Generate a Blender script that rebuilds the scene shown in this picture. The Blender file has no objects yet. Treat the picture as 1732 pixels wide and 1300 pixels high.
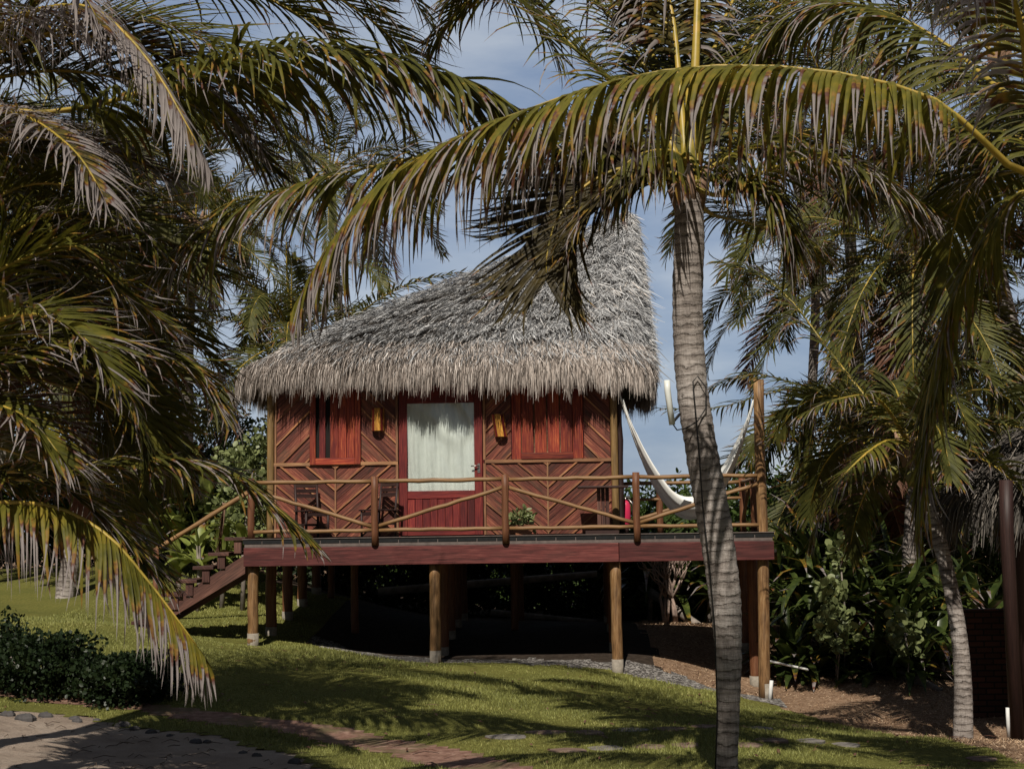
import bpy, math, random
import numpy as np
from mathutils import Vector, Matrix
R = math.radians
random.seed(7)
scn = bpy.context.scene
col = scn.collection

# ------------------------------------------------------------------ camera
YAW, PITCH, ROLL, CZ = R(2.45), R(5.93), R(-0.8), 0.06
FX = 2405.0
cam = bpy.data.cameras.new('camera'); camo = bpy.data.objects.new('camera', cam); col.objects.link(camo)
cam.sensor_width = 36; cam.lens = 36 * FX / 1732; cam.clip_start = 0.1; cam.clip_end = 2000
CR = Matrix.Rotation(YAW, 3, 'Z') @ Matrix.Rotation(math.pi / 2 + PITCH, 3, 'X') @ Matrix.Rotation(ROLL, 3, 'Z')
camo.matrix_world = Matrix.Translation((0, 0, CZ)) @ CR.to_4x4()
cam.dof.use_dof = True; cam.dof.focus_distance = 24; cam.dof.aperture_fstop = 6.3
scn.camera = camo

# ------------------------------------------------------------------ light
SUN_EL, SUN_AZ = R(48), R(-6)      # azimuth measured from -Y (behind the camera) towards +X
sd = Vector((math.sin(SUN_AZ) * math.cos(SUN_EL), -math.cos(SUN_AZ) * math.cos(SUN_EL), math.sin(SUN_EL)))
sl = bpy.data.lights.new('sun', 'SUN'); slo = bpy.data.objects.new('sun', sl); col.objects.link(slo)
sl.energy = 4.8; sl.angle = R(0.5); sl.color = (1.0, 0.93, 0.82)
slo.rotation_euler = sd.to_track_quat('Z', 'Y').to_euler(); slo.location = (0, -20, 40)
scn.view_settings.view_transform = 'Standard'; scn.view_settings.look = 'None'
scn.view_settings.exposure = 0.0; scn.view_settings.gamma = 1.0
try: scn.view_settings.use_curve_mapping = False
except Exception: pass
scn.cycles.max_bounces = 6; scn.cycles.transparent_max_bounces = 8
world = bpy.data.worlds.new('World'); scn.world = world; world.use_nodes = True
wn = world.node_tree; wn.nodes.clear()
def wnode(t, **k):
    n = wn.nodes.new(t)
    for a, b in k.items(): setattr(n, a, b)
    return n
sky = wnode('ShaderNodeTexSky', sky_type='NISHITA', sun_disc=False, sun_elevation=SUN_EL, sun_rotation=math.pi - SUN_AZ)
tc = wnode('ShaderNodeTexCoord'); mp = wnode('ShaderNodeMapping'); mp.inputs['Scale'].default_value = (1.3, 1.3, 4.5)
nz = wnode('ShaderNodeTexNoise'); nz.inputs['Scale'].default_value = 4.2; nz.inputs['Detail'].default_value = 6; nz.inputs['Roughness'].default_value = .55
wn.links.new(tc.outputs['Generated'], mp.inputs[0]); wn.links.new(mp.outputs[0], nz.inputs['Vector'])
rp = wnode('ShaderNodeValToRGB'); e = rp.color_ramp.elements
e[0].position = .34; e[0].color = (3.2, 4.3, 6.4, 1); e[1].position = .64; e[1].color = (6.6, 7.4, 8.6, 1)
wn.links.new(nz.outputs['Fac'], rp.inputs[0])
mx = wnode('ShaderNodeMix', data_type='RGBA'); mx.inputs[0].default_value = .75
wn.links.new(sky.outputs[0], mx.inputs[6]); wn.links.new(rp.outputs[0], mx.inputs[7])
# the cloud ahead is the bright part of the sky; it is darker overhead and behind
sx_ = wnode('ShaderNodeSeparateXYZ'); wn.links.new(tc.outputs['Generated'], sx_.inputs[0])
dr_ = wnode('ShaderNodeMapRange'); dr_.inputs[1].default_value = .3; dr_.inputs[2].default_value = .9; dr_.inputs[3].default_value = .30; dr_.inputs[4].default_value = 1.0
wn.links.new(sx_.outputs[1], dr_.inputs[0])
mv = wnode('ShaderNodeMix', data_type='RGBA', blend_type='MULTIPLY'); mv.inputs[0].default_value = 1
wn.links.new(mx.outputs[2], mv.inputs[6]); wn.links.new(dr_.outputs[0], mv.inputs[7])
bg = wnode('ShaderNodeBackground'); bg.inputs[1].default_value = 0.075
wo = wnode('ShaderNodeOutputWorld')
wn.links.new(mv.outputs[2], bg.inputs[0]); wn.links.new(bg.outputs[0], wo.inputs[0])

# ------------------------------------------------------------------ maths
CRn = np.array(CR)
def ray(px, py):
    d = CRn @ np.array([(px - 866) / FX, -(py - 650) / FX, -1.0]); return d
def at(px, py, Y):
    d = ray(px, py); s = Y / d[1]
    return Vector((d[0] * s, Y, CZ + d[2] * s))
def xat(px, Y, py=850): return at(px, py, Y).x
def zat(py, Y, px=850): return at(px, py, Y).z

# ground
_cp = [(428,1092,23.1),(736,1119,23.1),(1043,1135,23.1),(1293,1180,23.1),(458,1077,24.5),(755,1112,24.5),(1275,1165,24.5),
       (482,1045,26),(510,1020,27.5),(532,1000,29),(235,1066,23.6),(330,958,31),(100,1010,27),(1200,1062,27.5),(1140,1085,25.2),
       (1400,1142,24.5),(1600,1190,22.6),(1730,1215,21),(1630,1262,19),(1710,1245,18),(1228,1338,12.2),(850,1297,13.5),(600,1250,15.5),
       (300,1200,17),(0,1170,17.5),(0,1290,13.5),(1500,1292,15),(850,1180,19),(500,1150,19),(1200,1230,17),(150,1050,22),(900,1045,31),(700,1038,31),(1080,1052,30),(-300,1000,30)]
_P = np.array([list(at(*c)) for c in _cp])
def _phi(r2): return 0.5 * r2 * np.log(r2 + 1e-9)
_n = len(_P)
_K = _phi(((_P[:, None, :2] - _P[None, :, :2]) ** 2).sum(-1)) + np.eye(_n) * 0.6
_Q = np.c_[np.ones(_n), _P[:, :2]]
_A = np.zeros((_n + 3, _n + 3)); _A[:_n, :_n] = _K; _A[:_n, _n:] = _Q; _A[_n:, :_n] = _Q.T
_w = np.linalg.solve(_A, np.r_[_P[:, 2], 0, 0, 0])
def gz(x, y):
    x = np.asarray(x, float); y = np.asarray(y, float)
    sh = x.shape; x = x.ravel(); y = y.ravel()
    xc = np.clip(x, -11, 9.5); yc = np.clip(y, 11, 33)
    r2 = (xc[:, None] - _P[None, :, 0]) ** 2 + (yc[:, None] - _P[None, :, 1]) ** 2
    z = _phi(r2) @ _w[:_n] + _w[_n] + _w[_n + 1] * xc + _w[_n + 2] * yc
    d = np.hypot(x - xc, y - yc)
    k = np.clip(d / 25, 0, 1); k = k * k * (3 - 2 * k)
    z = z * (1 - k) + (-1.9) * k
    z = z + .015 * np.sin(x * 2.1 + y) + .012 * np.sin(y * 3.3 - x * 1.7)
    return z.reshape(sh)
def g1(x, y): return float(gz(np.array([x]), np.array([y]))[0])
def ghit(px, py):
    d = ray(px, py); s = 8 / d[1]
    for _ in range(4000):
        p = d * s
        if CZ + p[2] <= g1(p[0], p[1]) or p[1] > 60: break
        s += .03 / d[1] * (1 + (p[1] > 20))
    return (p[0], p[1])
def line(pts):
    w = sorted(ghit(*p) for p in pts); a = np.array(w); return a[:, 0], a[:, 1]

# ------------------------------------------------------------------ mesh helpers
ORG = {}
def place(o, parent, name):
    if parent is not None:
        o.parent = parent
def tagd(o, label=None, cat=None, group=None, kind=None):
    if label: o['label'] = label
    if cat: o['category'] = cat
    if group: o['group'] = group
    if kind: o['kind'] = kind
    return o
def thing(name, loc, label, cat, group=None):
    o = bpy.data.objects.new(name, None); col.objects.link(o); o.location = loc; o.empty_display_size = .2
    ORG[o.name] = Vector(loc); return tagd(o, label, cat, group)
def link_mesh(name, me, parent=None, org=None):
    o = bpy.data.objects.new(name, me); col.objects.link(o)
    if parent is not None:
        o.parent = parent; ORG[o.name] = ORG[parent.name]
    else:
        ORG[o.name] = Vector((0, 0, 0)) if org is None else Vector(org)
    return o
def np_mesh(name, V, F, mats, parent=None, uv=None, smooth=False, mi=None, org=None):
    """V (n,3) world coords, F (m,k) ints, uv per vertex (n,2)"""
    V = np.asarray(V, dtype=np.float32); F = np.asarray(F, dtype=np.int32)
    off = np.array(ORG[parent.name] if parent is not None else (org or (0, 0, 0)), dtype=np.float32)
    V = V - off
    me = bpy.data.meshes.new(name); m, k = F.shape
    me.vertices.add(len(V)); me.vertices.foreach_set('co', V.ravel())
    me.loops.add(m * k); me.loops.foreach_set('vertex_index', F.ravel())
    me.polygons.add(m); me.polygons.foreach_set('loop_start', np.arange(m, dtype=np.int32) * k)
    if mi is not None: me.polygons.foreach_set('material_index', np.asarray(mi, dtype=np.int32))
    if smooth: me.polygons.foreach_set('use_smooth', np.ones(m, dtype=bool))
    if uv is not None:
        l = me.uv_layers.new(name='UVMap'); l.data.foreach_set('uv', np.asarray(uv, dtype=np.float32)[F.ravel()].ravel())
    for mt in (mats if isinstance(mats, (list, tuple)) else [mats]): me.materials.append(mt)
    me.update(calc_edges=True); me.validate()
    o = link_mesh(name, me, parent, off if parent is None else None)
    if parent is None: o.location = Vector([float(c) for c in off])
    return o

class MB:
    def __init__(s): s.v = []; s.f = []; s.m = []; s.sm = []; s.uv = []
    def poly_prism(s, pts2, y0, y1, m=0, ud=(1, 0), vo=0.0, place=None):
        """pts2: list of (x,z) CCW; extruded from y0 (front) to y1 (back)"""
        n = len(pts2); b = len(s.v); ux, uz = ud
        for (x, z) in pts2: s.v.append((x, y0, z)); s.uv.append((x * ux + z * uz, -x * uz + z * ux + vo))
        for (x, z) in pts2: s.v.append((x, y1, z)); s.uv.append((x * ux + z * uz, -x * uz + z * ux + vo))
        s.f.append(list(range(b, b + n))); s.f.append(list(range(b + 2 * n - 1, b + n - 1, -1)))
        for i in range(n):
            j = (i + 1) % n; s.f.append([b + j, b + i, b + n + i, b + n + j])
        s.m += [m] * (n + 2); s.sm += [False] * (n + 2)
    def box(s, x0, x1, y0, y1, z0, z1, m=0, M=None, ax=0, jit=0.0):
        b = len(s.v); vo = random.random() * 9
        c = [(x, y, z) for z in (z0, z1) for y in (y0, y1) for x in (x0, x1)]
        for p in c:
            a = p[ax]; o = sum(p) - a
            s.uv.append((a, o + vo))
            q = Vector(p)
            if M is not None: q = M @ q
            s.v.append(tuple(q))
        for f in ((0, 1, 5, 4), (1, 3, 7, 5), (3, 2, 6, 7), (2, 0, 4, 6), (4, 5, 7, 6), (2, 3, 1, 0)):
            s.f.append([b + i for i in f]); s.m.append(m); s.sm.append(False)
    def tube(s, pts, rad, n=10, m=0, cap=True, wob=0.0, uvs=1.0, flat=1.0):
        pts = [Vector(p) for p in pts]; N = len(pts)
        if not hasattr(rad, '__len__'): rad = [rad] * N
        b = len(s.v); prev = None; L = 0
        for i, p in enumerate(pts):
            t = (pts[min(i + 1, N - 1)] - pts[max(i - 1, 0)]).normalized()
            if prev is None:
                a = Vector((0, 0, 1)) if abs(t.z) < .9 else Vector((0, -1, 0))
                u = t.cross(a).normalized()
            else: u = (prev - t * prev.dot(t)).normalized()
            prev = u; w = t.cross(u)
            if i: L += (p - pts[i - 1]).length
            for k in range(n):
                an = 2 * math.pi * k / n; r = rad[i] * (1 + (random.random() - .5) * wob)
                s.v.append(tuple(p + (u * math.cos(an) + w * math.sin(an) * flat) * r)); s.uv.append((L * uvs, k / n if k <= n / 2 else 1 - k / n))
        for i in range(N - 1):
            for k in range(n):
                k2 = (k + 1) % n
                s.f.append([b + i * n + k, b + i * n + k2, b + (i + 1) * n + k2, b + (i + 1) * n + k]); s.m.append(m); s.sm.append(True)
        if cap:
            s.f.append([b + k for k in range(n)][::-1]); s.f.append([b + (N - 1) * n + k for k in range(n)])
            s.m += [m, m]; s.sm += [False, False]
    def grid(s, P, m=0, smooth=True, closed=False):
        """P: array (a,b,3)"""
        P = np.asarray(P); a, bb = P.shape[:2]; b = len(s.v)
        for i in range(a):
            for j in range(bb): s.v.append(tuple(P[i, j])); s.uv.append((i / (a - 1), j / (bb - 1)))
        for i in range(a - 1):
            for j in range(bb - 1 if not closed else bb):
                j2 = (j + 1) % bb
                s.f.append([b + i * bb + j, b + i * bb + j2, b + (i + 1) * bb + j2, b + (i + 1) * bb + j]); s.m.append(m); s.sm.append(smooth)
    def build(s, name, mats, parent=None, bevel=0.0, org=None, local=False, mod=None):
        off = Vector(ORG[parent.name]) if parent is not None else Vector(org or (0, 0, 0))
        if local: off = Vector((0, 0, 0))
        me = bpy.data.meshes.new(name)
        me.from_pydata([tuple(Vector(p) - off) for p in s.v], [], s.f)
        for mt in (mats if isinstance(mats, (list, tuple)) else [mats]): me.materials.append(mt)
        me.polygons.foreach_set('material_index', s.m); me.polygons.foreach_set('use_smooth', s.sm)
        l = me.uv_layers.new(name='UVMap')
        idx = np.zeros(len(me.loops), dtype=np.int32); me.loops.foreach_get('vertex_index', idx)
        l.data.foreach_set('uv', np.array(s.uv, dtype=np.float32)[idx].ravel())
        me.update()
        o = link_mesh(name, me, parent, off if parent is None else None)
        if parent is None: o.location = off
        if bevel:
            b = o.modifiers.new('bevel', 'BEVEL'); b.width = bevel; b.segments = 2; b.limit_method = 'ANGLE'
        return o

def copy_thing(o, loc, rz=0, label=None, group=None, scale=None):
    r = o.copy(); col.objects.link(r); r.location = loc; r.rotation_euler = (0, 0, rz)
    if scale: r.scale = (scale,) * 3
    if label: r['label'] = label
    if group: r['group'] = group
    for c in o.children:
        d = c.copy(); col.objects.link(d); d.parent = r
        for g in c.children:
            h = g.copy(); col.objects.link(h); h.parent = d
    return r

# ------------------------------------------------------------------ materials
class NT:
    def __init__(s, name):
        s.mat = bpy.data.materials.new(name); s.mat.use_nodes = True; s.t = s.mat.node_tree
        s.p = s.t.nodes['Principled BSDF']; s.out = s.t.nodes['Material Output']
    def n(s, t, **k):
        nd = s.t.nodes.new(t)
        for a, b in k.items():
            if a.startswith('i_'): nd.inputs[a[2:]].default_value = b
            else: setattr(nd, a, b)
        return nd
    def l(s, a, b): s.t.links.new(a, b)
    def coord(s, which='Object', scale=(1, 1, 1), rot=(0, 0, 0)):
        c = s.n('ShaderNodeTexCoord'); m = s.n('ShaderNodeMapping'); m.inputs['Scale'].default_value = scale; m.inputs['Rotation'].default_value = rot
        s.l(c.outputs[which], m.inputs[0]); return m.outputs[0]
    def noise(s, vec, scale, detail=4, rough=.6, dist=0):
        n = s.n('ShaderNodeTexNoise'); n.inputs['Scale'].default_value = scale; n.inputs['Detail'].default_value = detail
        n.inputs['Roughness'].default_value = rough; n.inputs['Distortion'].default_value = dist
        if vec is not None: s.l(vec, n.inputs['Vector'])
        return n.outputs['Fac']
    def ramp(s, fac, stops):
        r = s.n('ShaderNodeValToRGB'); el = r.color_ramp.elements
        while len(el) < len(stops): el.new(.5)
        for e_, (p, c) in zip(el, stops):
            e_.position = p; e_.color = tuple(c) + (1,) if len(c) == 3 else c
        s.l(fac, r.inputs[0]); return r.outputs[0]
    def mix(s, fac, a, b, mode='MIX'):
        m = s.n('ShaderNodeMix', data_type='RGBA', blend_type=mode)
        for v, i in ((fac, 0), (a, 6), (b, 7)):
            if hasattr(v, 'is_linked') or hasattr(v, 'links'): s.l(v, m.inputs[i])
            elif isinstance(v, (int, float)): m.inputs[i].default_value = v if i == 0 else (v, v, v, 1)
            else: m.inputs[i].default_value = tuple(v) + (1,) if len(v) == 3 else v
        return m.outputs[2]
    def math(s, op, a, b=None):
        m = s.n('ShaderNodeMath', operation=op)
        for v, i in ((a, 0), (b, 1)):
            if v is None: continue
            if isinstance(v, (int, float)): m.inputs[i].default_value = v
            else: s.l(v, m.inputs[i])
        return m.outputs[0]
    def bump(s, h, strength=.5, dist=.01):
        b = s.n('ShaderNodeBump'); b.inputs['Strength'].default_value = strength; b.inputs['Distance'].default_value = dist
        s.l(h, b.inputs['Height']); s.l(b.outputs[0], s.p.inputs['Normal']); return b
    def fin(s, colr, rough=.7, spec=.3):
        if isinstance(colr, tuple): s.p.inputs['Base Color'].default_value = colr + (1,)
        else: s.l(colr, s.p.inputs['Base Color'])
        if isinstance(rough, (int, float)): s.p.inputs['Roughness'].default_value = rough
        else: s.l(rough, s.p.inputs['Roughness'])
        s.p.inputs['Specular IOR Level'].default_value = spec
        return s.mat

def wood(name, c0, c1, c2, uv=True, rough=.55, sc=(1.3, 22, 1), patch=.5, dirt=(.05, .03, .025)):
    t = NT(name); v = t.coord('UV' if uv else 'Object', sc)
    n1 = t.noise(v, 2.2, 5, .65, .4); c = t.ramp(n1, [(.3, c0), (.5, c1), (.72, c2)])
    v2 = t.coord('UV' if uv else 'Object', (.7, 2.4, 1)); n2 = t.noise(v2, 2.5, 3)
    c = t.mix(t.math('MULTIPLY', t.ramp(n2, [(.45, (0, 0, 0)), (.75, (1, 1, 1))]), patch), c, dirt)
    if uv:
        n3 = t.noise(t.coord('UV', (.015, .45, 1)), 3.0, 1); c = t.mix(.85, c, t.ramp(n3, [(.34, (.38, .36, .38)), (.5, (.85, .85, .82)), (.66, (1.55, 1.75, 1.6))]), 'MULTIPLY')
    t.bump(n1, .35, .004)
    return t.fin(c, rough, .35)
M = {}
M['board'] = wood('board', (.045, .010, .009), (.17, .042, .028), (.40, .14, .08), patch=.9, dirt=(.055, .035, .022))
M['batten'] = wood('batten', (.13, .045, .025), (.30, .115, .05), (.42, .21, .12), patch=.5)
M['strip'] = wood('strip', (.12, .05, .03), (.26, .12, .06), (.38, .21, .11), patch=.6)
M['shutter'] = wood('shutter', (.09, .008, .008), (.26, .034, .016), (.46, .12, .04), patch=.75, dirt=(.10, .008, .012))
M['redwood'] = wood('redwood', (.06, .006, .007), (.14, .014, .014), (.25, .04, .026), patch=.5, dirt=(.05, .006, .008))
M['fascia'] = wood('fascia', (.05, .013, .012), (.15, .035, .032), (.26, .08, .068), patch=.4, sc=(1.0, 14, 1))
M['gold'] = wood('gold', (.15, .08, .03), (.34, .21, .08), (.48, .33, .15), patch=.55)
M['pole'] = wood('pole', (.12, .06, .025), (.33, .18, .075), (.50, .32, .16), patch=.6, sc=(1.6, 9, 1))
M['pole_red'] = wood('pole_red', (.14, .05, .025), (.23, .09, .04), (.36, .19, .10), patch=.45, sc=(1.1, 9, 1))
M['darkwood'] = wood('darkwood', (.018, .010, .010), (.04, .018, .016), (.075, .038, .032), patch=.2)
M['step'] = wood('step', (.03, .014, .012), (.08, .032, .025), (.15, .065, .05), patch=.4)
M['lamp_amber'] = wood('lamp_amber', (.28, .10, .02), (.46, .20, .03), (.55, .30, .07), patch=.1)
M['lamp_red'] = wood('lamp_red', (.10, .008, .008), (.17, .015, .012), (.22, .03, .02), patch=.1)

def simple(name, c, rough=.6, noise=.15, sc=8, bump=0, metal=0):
    t = NT(name); n = t.noise(t.coord('Object'), sc, 5)
    cc = t.mix(t.ramp(n, [(.3, (0, 0, 0)), (.7, (1, 1, 1))]), tuple(x * (1 - noise) for x in c), tuple(min(1, x * (1 + noise)) for x in c))
    if bump: t.bump(n, bump, .01)
    t.p.inputs['Metallic'].default_value = metal
    return t.fin(cc, rough)
M['slate'] = simple('slate', (.010, .011, .012), .5, .3, 20)
M['slab'] = simple('slab', (.13, .105, .095), .8, .25, 12, .3)
M['dark'] = simple('dark', (.012, .010, .009), .9)
M['concrete'] = simple('concrete', (.25, .22, .18), .9, .3, 14, .4)
M['metal'] = simple('metal', (.45, .42, .40), .35, .1, 8, 0, 1)
M['plastic'] = simple('plastic', (.70, .72, .68), .3, .05)
M['black'] = simple('black', (.01, .01, .01), .5)
M['extinguisher'] = simple('extinguisher', (.55, .03, .09), .35, .1)
M['pot'] = simple('pot', (.20, .09, .05), .8)
M['cloth'] = simple('cloth', (.74, .74, .71), .9, .06, 30, .2)
M['curtain'] = simple('curtain', (.80, .81, .78), .9, .05, 10)
M['log'] = simple('log', (.20, .17, .145), .9, .4, 6, .6)
M['rock'] = simple('rock', (.07, .065, .065), .9, .4, 9, .8)
M['twig'] = simple('twig', (.10, .07, .05), .9)
M['pvc'] = simple('pvc', (.62, .62, .60), .5)
t = NT('glass'); tr = t.n('ShaderNodeBsdfTransparent'); gl = t.n('ShaderNodeBsdfGlossy'); gl.inputs['Roughness'].default_value = .03
mxs = t.n('ShaderNodeMixShader'); mxs.inputs[0].default_value = .12; tr.inputs[0].default_value = (.96, .98, .97, 1)
t.l(tr.outputs[0], mxs.inputs[1]); t.l(gl.outputs[0], mxs.inputs[2]); t.l(mxs.outputs[0], t.out.inputs[0]); M['glass'] = t.mat
# flagstones
t = NT('flagstone'); n = t.noise(t.coord('Object'), 5, 6); M['flag'] = t.fin(t.ramp(n, [(.3, (.10, .06, .045)), (.55, (.18, .12, .09)), (.75, (.25, .19, .155))]), .85); t.bump(n, .6, .02)
t = NT('flagstone_grey'); n = t.noise(t.coord('Object'), 5, 6); M['flag2'] = t.fin(t.ramp(n, [(.3, (.12, .105, .09)), (.7, (.22, .20, .18))]), .85); t.bump(n, .6, .02)

def leafmat(name, g0, g1_, g2, transl=.32, dry=True, ofs=0.0, drycols=None, rough=.55):
    t = NT(name); tcn = t.n('ShaderNodeTexCoord'); sep = t.n('ShaderNodeSeparateXYZ'); t.l(tcn.outputs['UV'], sep.inputs[0])
    ns = t.noise(t.coord('Object', (1, 1, 1)), 3.2, 3); ns2 = t.noise(t.coord('Object'), 9, 2)
    base = t.ramp(t.math('ADD', t.math('MULTIPLY', ns, .6), t.math('MULTIPLY', ns2, .4)), [(.3, g0), (.52, g1_), (.72, g2)])
    dc = drycols or [(.11, .10, .016), (.24, .14, .024), (.10, .035, .025), (.24, .21, .20)]
    if dry:
        f = t.math('ADD', t.math('SUBTRACT', sep.outputs[0], sep.outputs[1]), t.math('MULTIPLY', t.math('SUBTRACT', ns2, .5), .5))
        f = t.math('ADD', f, ofs)
        r = t.n('ShaderNodeValToRGB'); el = r.color_ramp.elements
        for _ in range(3): el.new(.5)
        for e_, (p, c) in zip(el, [(.38, dc[0]), (.46, dc[1]), (.53, dc[2]), (.60, dc[3]), (.95, tuple(x * 1.15 for x in dc[3]))]):
            e_.position = p; e_.color = c + (1,)
        f5 = t.math('ADD', f, .5); t.l(f5, r.inputs[0])
        m = t.ramp(f5, [(.34, (0, 0, 0)), (.44, (1, 1, 1))])
        base = t.mix(m, base, r.outputs[0])
        # yellow flecks
        nf = t.noise(t.coord('Object'), 16, 2); base = t.mix(t.math('MULTIPLY', t.ramp(nf, [(.69, (0, 0, 0)), (.75, (1, 1, 1))]), .6), base, (.30, .18, .03))
    t.fin(base, rough, .22)
    tl = t.n('ShaderNodeBsdfTranslucent'); t.l(base, tl.inputs[0])
    ms = t.n('ShaderNodeMixShader'); ms.inputs[0].default_value = transl
    t.l(t.p.outputs[0], ms.inputs[1]); t.l(tl.outputs[0], ms.inputs[2]); t.l(ms.outputs[0], t.out.inputs[0])
    return t.mat
M['leaf'] = leafmat('leaf', (.028, .032, .006), (.082, .080, .012), (.17, .145, .018), transl=.25)
M['leaf_gold'] = leafmat('leaf_gold', (.05, .055, .008), (.14, .125, .016), (.28, .20, .022), transl=.28)
M['leaf_dry'] = leafmat('leaf_dry', (.03, .026, .008), (.07, .055, .014), (.13, .095, .022), ofs=.22)
M['leaf_dead'] = leafmat('leaf_dead', (.08, .032, .02), (.14, .07, .045), (.20, .14, .11), transl=.15, dry=False, rough=.8)
M['leaf_red'] = leafmat('leaf_red', (.018, .014, .006), (.045, .034, .010), (.085, .06, .014), transl=.2)
M['leaf_far'] = leafmat('leaf_far', (.028, .032, .009), (.075, .078, .018), (.15, .14, .034), transl=.25, ofs=-.02)
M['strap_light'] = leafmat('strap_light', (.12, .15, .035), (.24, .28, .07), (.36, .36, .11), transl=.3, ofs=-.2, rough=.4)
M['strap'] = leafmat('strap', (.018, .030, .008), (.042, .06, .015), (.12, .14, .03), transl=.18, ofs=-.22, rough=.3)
M['broad'] = leafmat('broad', (.03, .05, .014), (.05, .08, .02), (.09, .12, .03), transl=.2, dry=False, rough=.35)
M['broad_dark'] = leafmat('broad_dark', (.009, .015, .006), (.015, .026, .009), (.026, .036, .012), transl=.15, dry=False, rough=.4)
M['broad_pale'] = leafmat('broad_pale', (.10, .13, .055), (.19, .22, .09), (.29, .30, .13), transl=.2, dry=False, rough=.4)
t = NT('rachis'); n = t.noise(t.coord('Object'), 6, 4); M['rachis'] = t.fin(t.ramp(n, [(.3, (.14, .12, .02)), (.5, (.33, .24, .035)), (.72, (.42, .27, .05))]), .45, .4)
# palm trunk: uv.x = metres along
t = NT('trunk'); v = t.coord('UV', (1, 1, 1)); sx = t.n('ShaderNodeSeparateXYZ'); t.l(v, sx.inputs[0])
on = t.noise(t.coord('Object', (3, 3, 7)), 2.2, 4)
ph = t.math('ADD', t.math('MULTIPLY', sx.outputs[0], 11.5), t.math('MULTIPLY', on, 1.6)); fr = t.math('FRACT', ph)
ring = t.ramp(fr, [(0, (.12, .10, .09)), (.08, (.95, .95, .95)), (.4, (1.1, 1.1, 1.1)), (.8, (.72, .70, .68)), (.94, (.45, .42, .40)), (1, (.12, .10, .09))])
fine = t.noise(t.coord('Object', (38, 38, 5)), 1.6, 5, .7); big = t.noise(t.coord('Object', (1, 1, 1)), 2.3, 4)
fibre = t.noise(t.coord('Object', (5, 5, 42)), 1.4, 4, .7)
cb = t.ramp(big, [(.3, (.16, .14, .13)), (.5, (.33, .30, .28)), (.72, (.50, .47, .45))])
cb = t.mix(.78, cb, ring, 'MULTIPLY'); cb = t.mix(.6, cb, t.ramp(fine, [(.3, (.35, .32, .3)), (.6, (1, 1, 1))]), 'MULTIPLY')
cb = t.mix(.5, cb, t.ramp(fibre, [(.36, (.4, .36, .33)), (.56, (1.15, 1.1, 1.05))]), 'MULTIPLY')
t.bump(t.math('ADD', t.math('ADD', ring, fine), fibre), .8, .012); M['trunk'] = t.fin(cb, .9, .15)
M['fibre'] = simple('fibre', (.24, .15, .10), .95, .4, 14, .8)
# thatch: uv.y random
def thatch(name, stops):
    t = NT(name); tcn = t.n('ShaderNodeTexCoord'); sep = t.n('ShaderNodeSeparateXYZ'); t.l(tcn.outputs['UV'], sep.inputs[0])
    n = t.noise(t.coord('Object'), 1.1, 4); f = t.math('ADD', t.math('MULTIPLY', sep.outputs[1], .75), t.math('MULTIPLY', n, .3))
    return t.fin(t.ramp(f, stops), .85, .2)
M['thatch'] = thatch('thatch', [(.10, (.03, .03, .03)), (.32, (.17, .17, .175)), (.55, (.40, .405, .415)), (.82, (.62, .62, .62)), (.97, (.62, .53, .46))])
M['thatch_tan'] = thatch('thatch_tan', [(.12, (.05, .044, .04)), (.34, (.23, .195, .172)), (.58, (.46, .395, .35)), (.8, (.62, .55, .50)), (.95, (.72, .68, .64))])
# ground
t = NT('soil'); o_ = t.coord('Object'); a = t.noise(o_, .8, 5); b = t.noise(o_, 14, 6, .75); c3 = t.noise(o_, 60, 3, .8)
c = t.ramp(b, [(.3, (.15, .085, .05)), (.5, (.30, .195, .125)), (.7, (.42, .30, .205))]); c = t.mix(.5, c, t.ramp(a, [(.35, (.45, .42, .40)), (.65, (1, 1, 1))]), 'MULTIPLY')
t.bump(t.math('ADD', b, c3), .8, .03); sxy = t.n('ShaderNodeSeparateXYZ'); t.l(o_, sxy.inputs[0])
M['soil'] = t.fin(c, .95, .1)
t = NT('soil_shade'); o_ = t.coord('Object'); b = t.noise(o_, 9, 6, .75); t.bump(b, .8, .03); M['soil_shade'] = t.fin(t.ramp(b, [(.3, (.018, .013, .010)), (.6, (.045, .033, .025)), (.75, (.09, .07, .055))]), .95, .1)  # soil tone darkened to paint in shade under the deck and behind the cabin
t = NT('lawn'); o_ = t.coord('Object'); a = t.noise(o_, .9, 5); b = t.noise(o_, 22, 6, .8)
c = t.ramp(b, [(.3, (.07, .072, .02)), (.5, (.14, .14, .036)), (.7, (.21, .20, .06))]); c = t.mix(.4, c, t.ramp(a, [(.35, (.55, .6, .5)), (.65, (1.1, 1, .9))]), 'MULTIPLY')
t.bump(b, .9, .03); M['lawn'] = t.fin(c, .95, .1)
t = NT('sand'); o_ = t.coord('Object'); a = t.noise(o_, 1.5, 5); b = t.noise(o_, 9, 6, .7); c3 = t.noise(o_, 120, 2, .8)
c = t.ramp(a, [(.3, (.24, .185, .145)), (.5, (.34, .27, .215)), (.7, (.40, .33, .27))]); c = t.mix(.35, c, t.ramp(c3, [(.35, (.5, .5, .5)), (.6, (1, 1, 1))]), 'MULTIPLY')
c = t.mix(t.math('MULTIPLY', t.ramp(b, [(.60, (0, 0, 0)), (.72, (1, 1, 1))]), .5), c, (.12, .08, .06))
t.bump(t.math('ADD', b, t.math('MULTIPLY', c3, .3)), .9, .05); M['sand'] = t.fin(c, .95, .1)
t = NT('gravel'); vo = t.n('ShaderNodeTexVoronoi'); vo.inputs['Scale'].default_value = 34; t.l(t.coord('Object'), vo.inputs[0])
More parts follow.
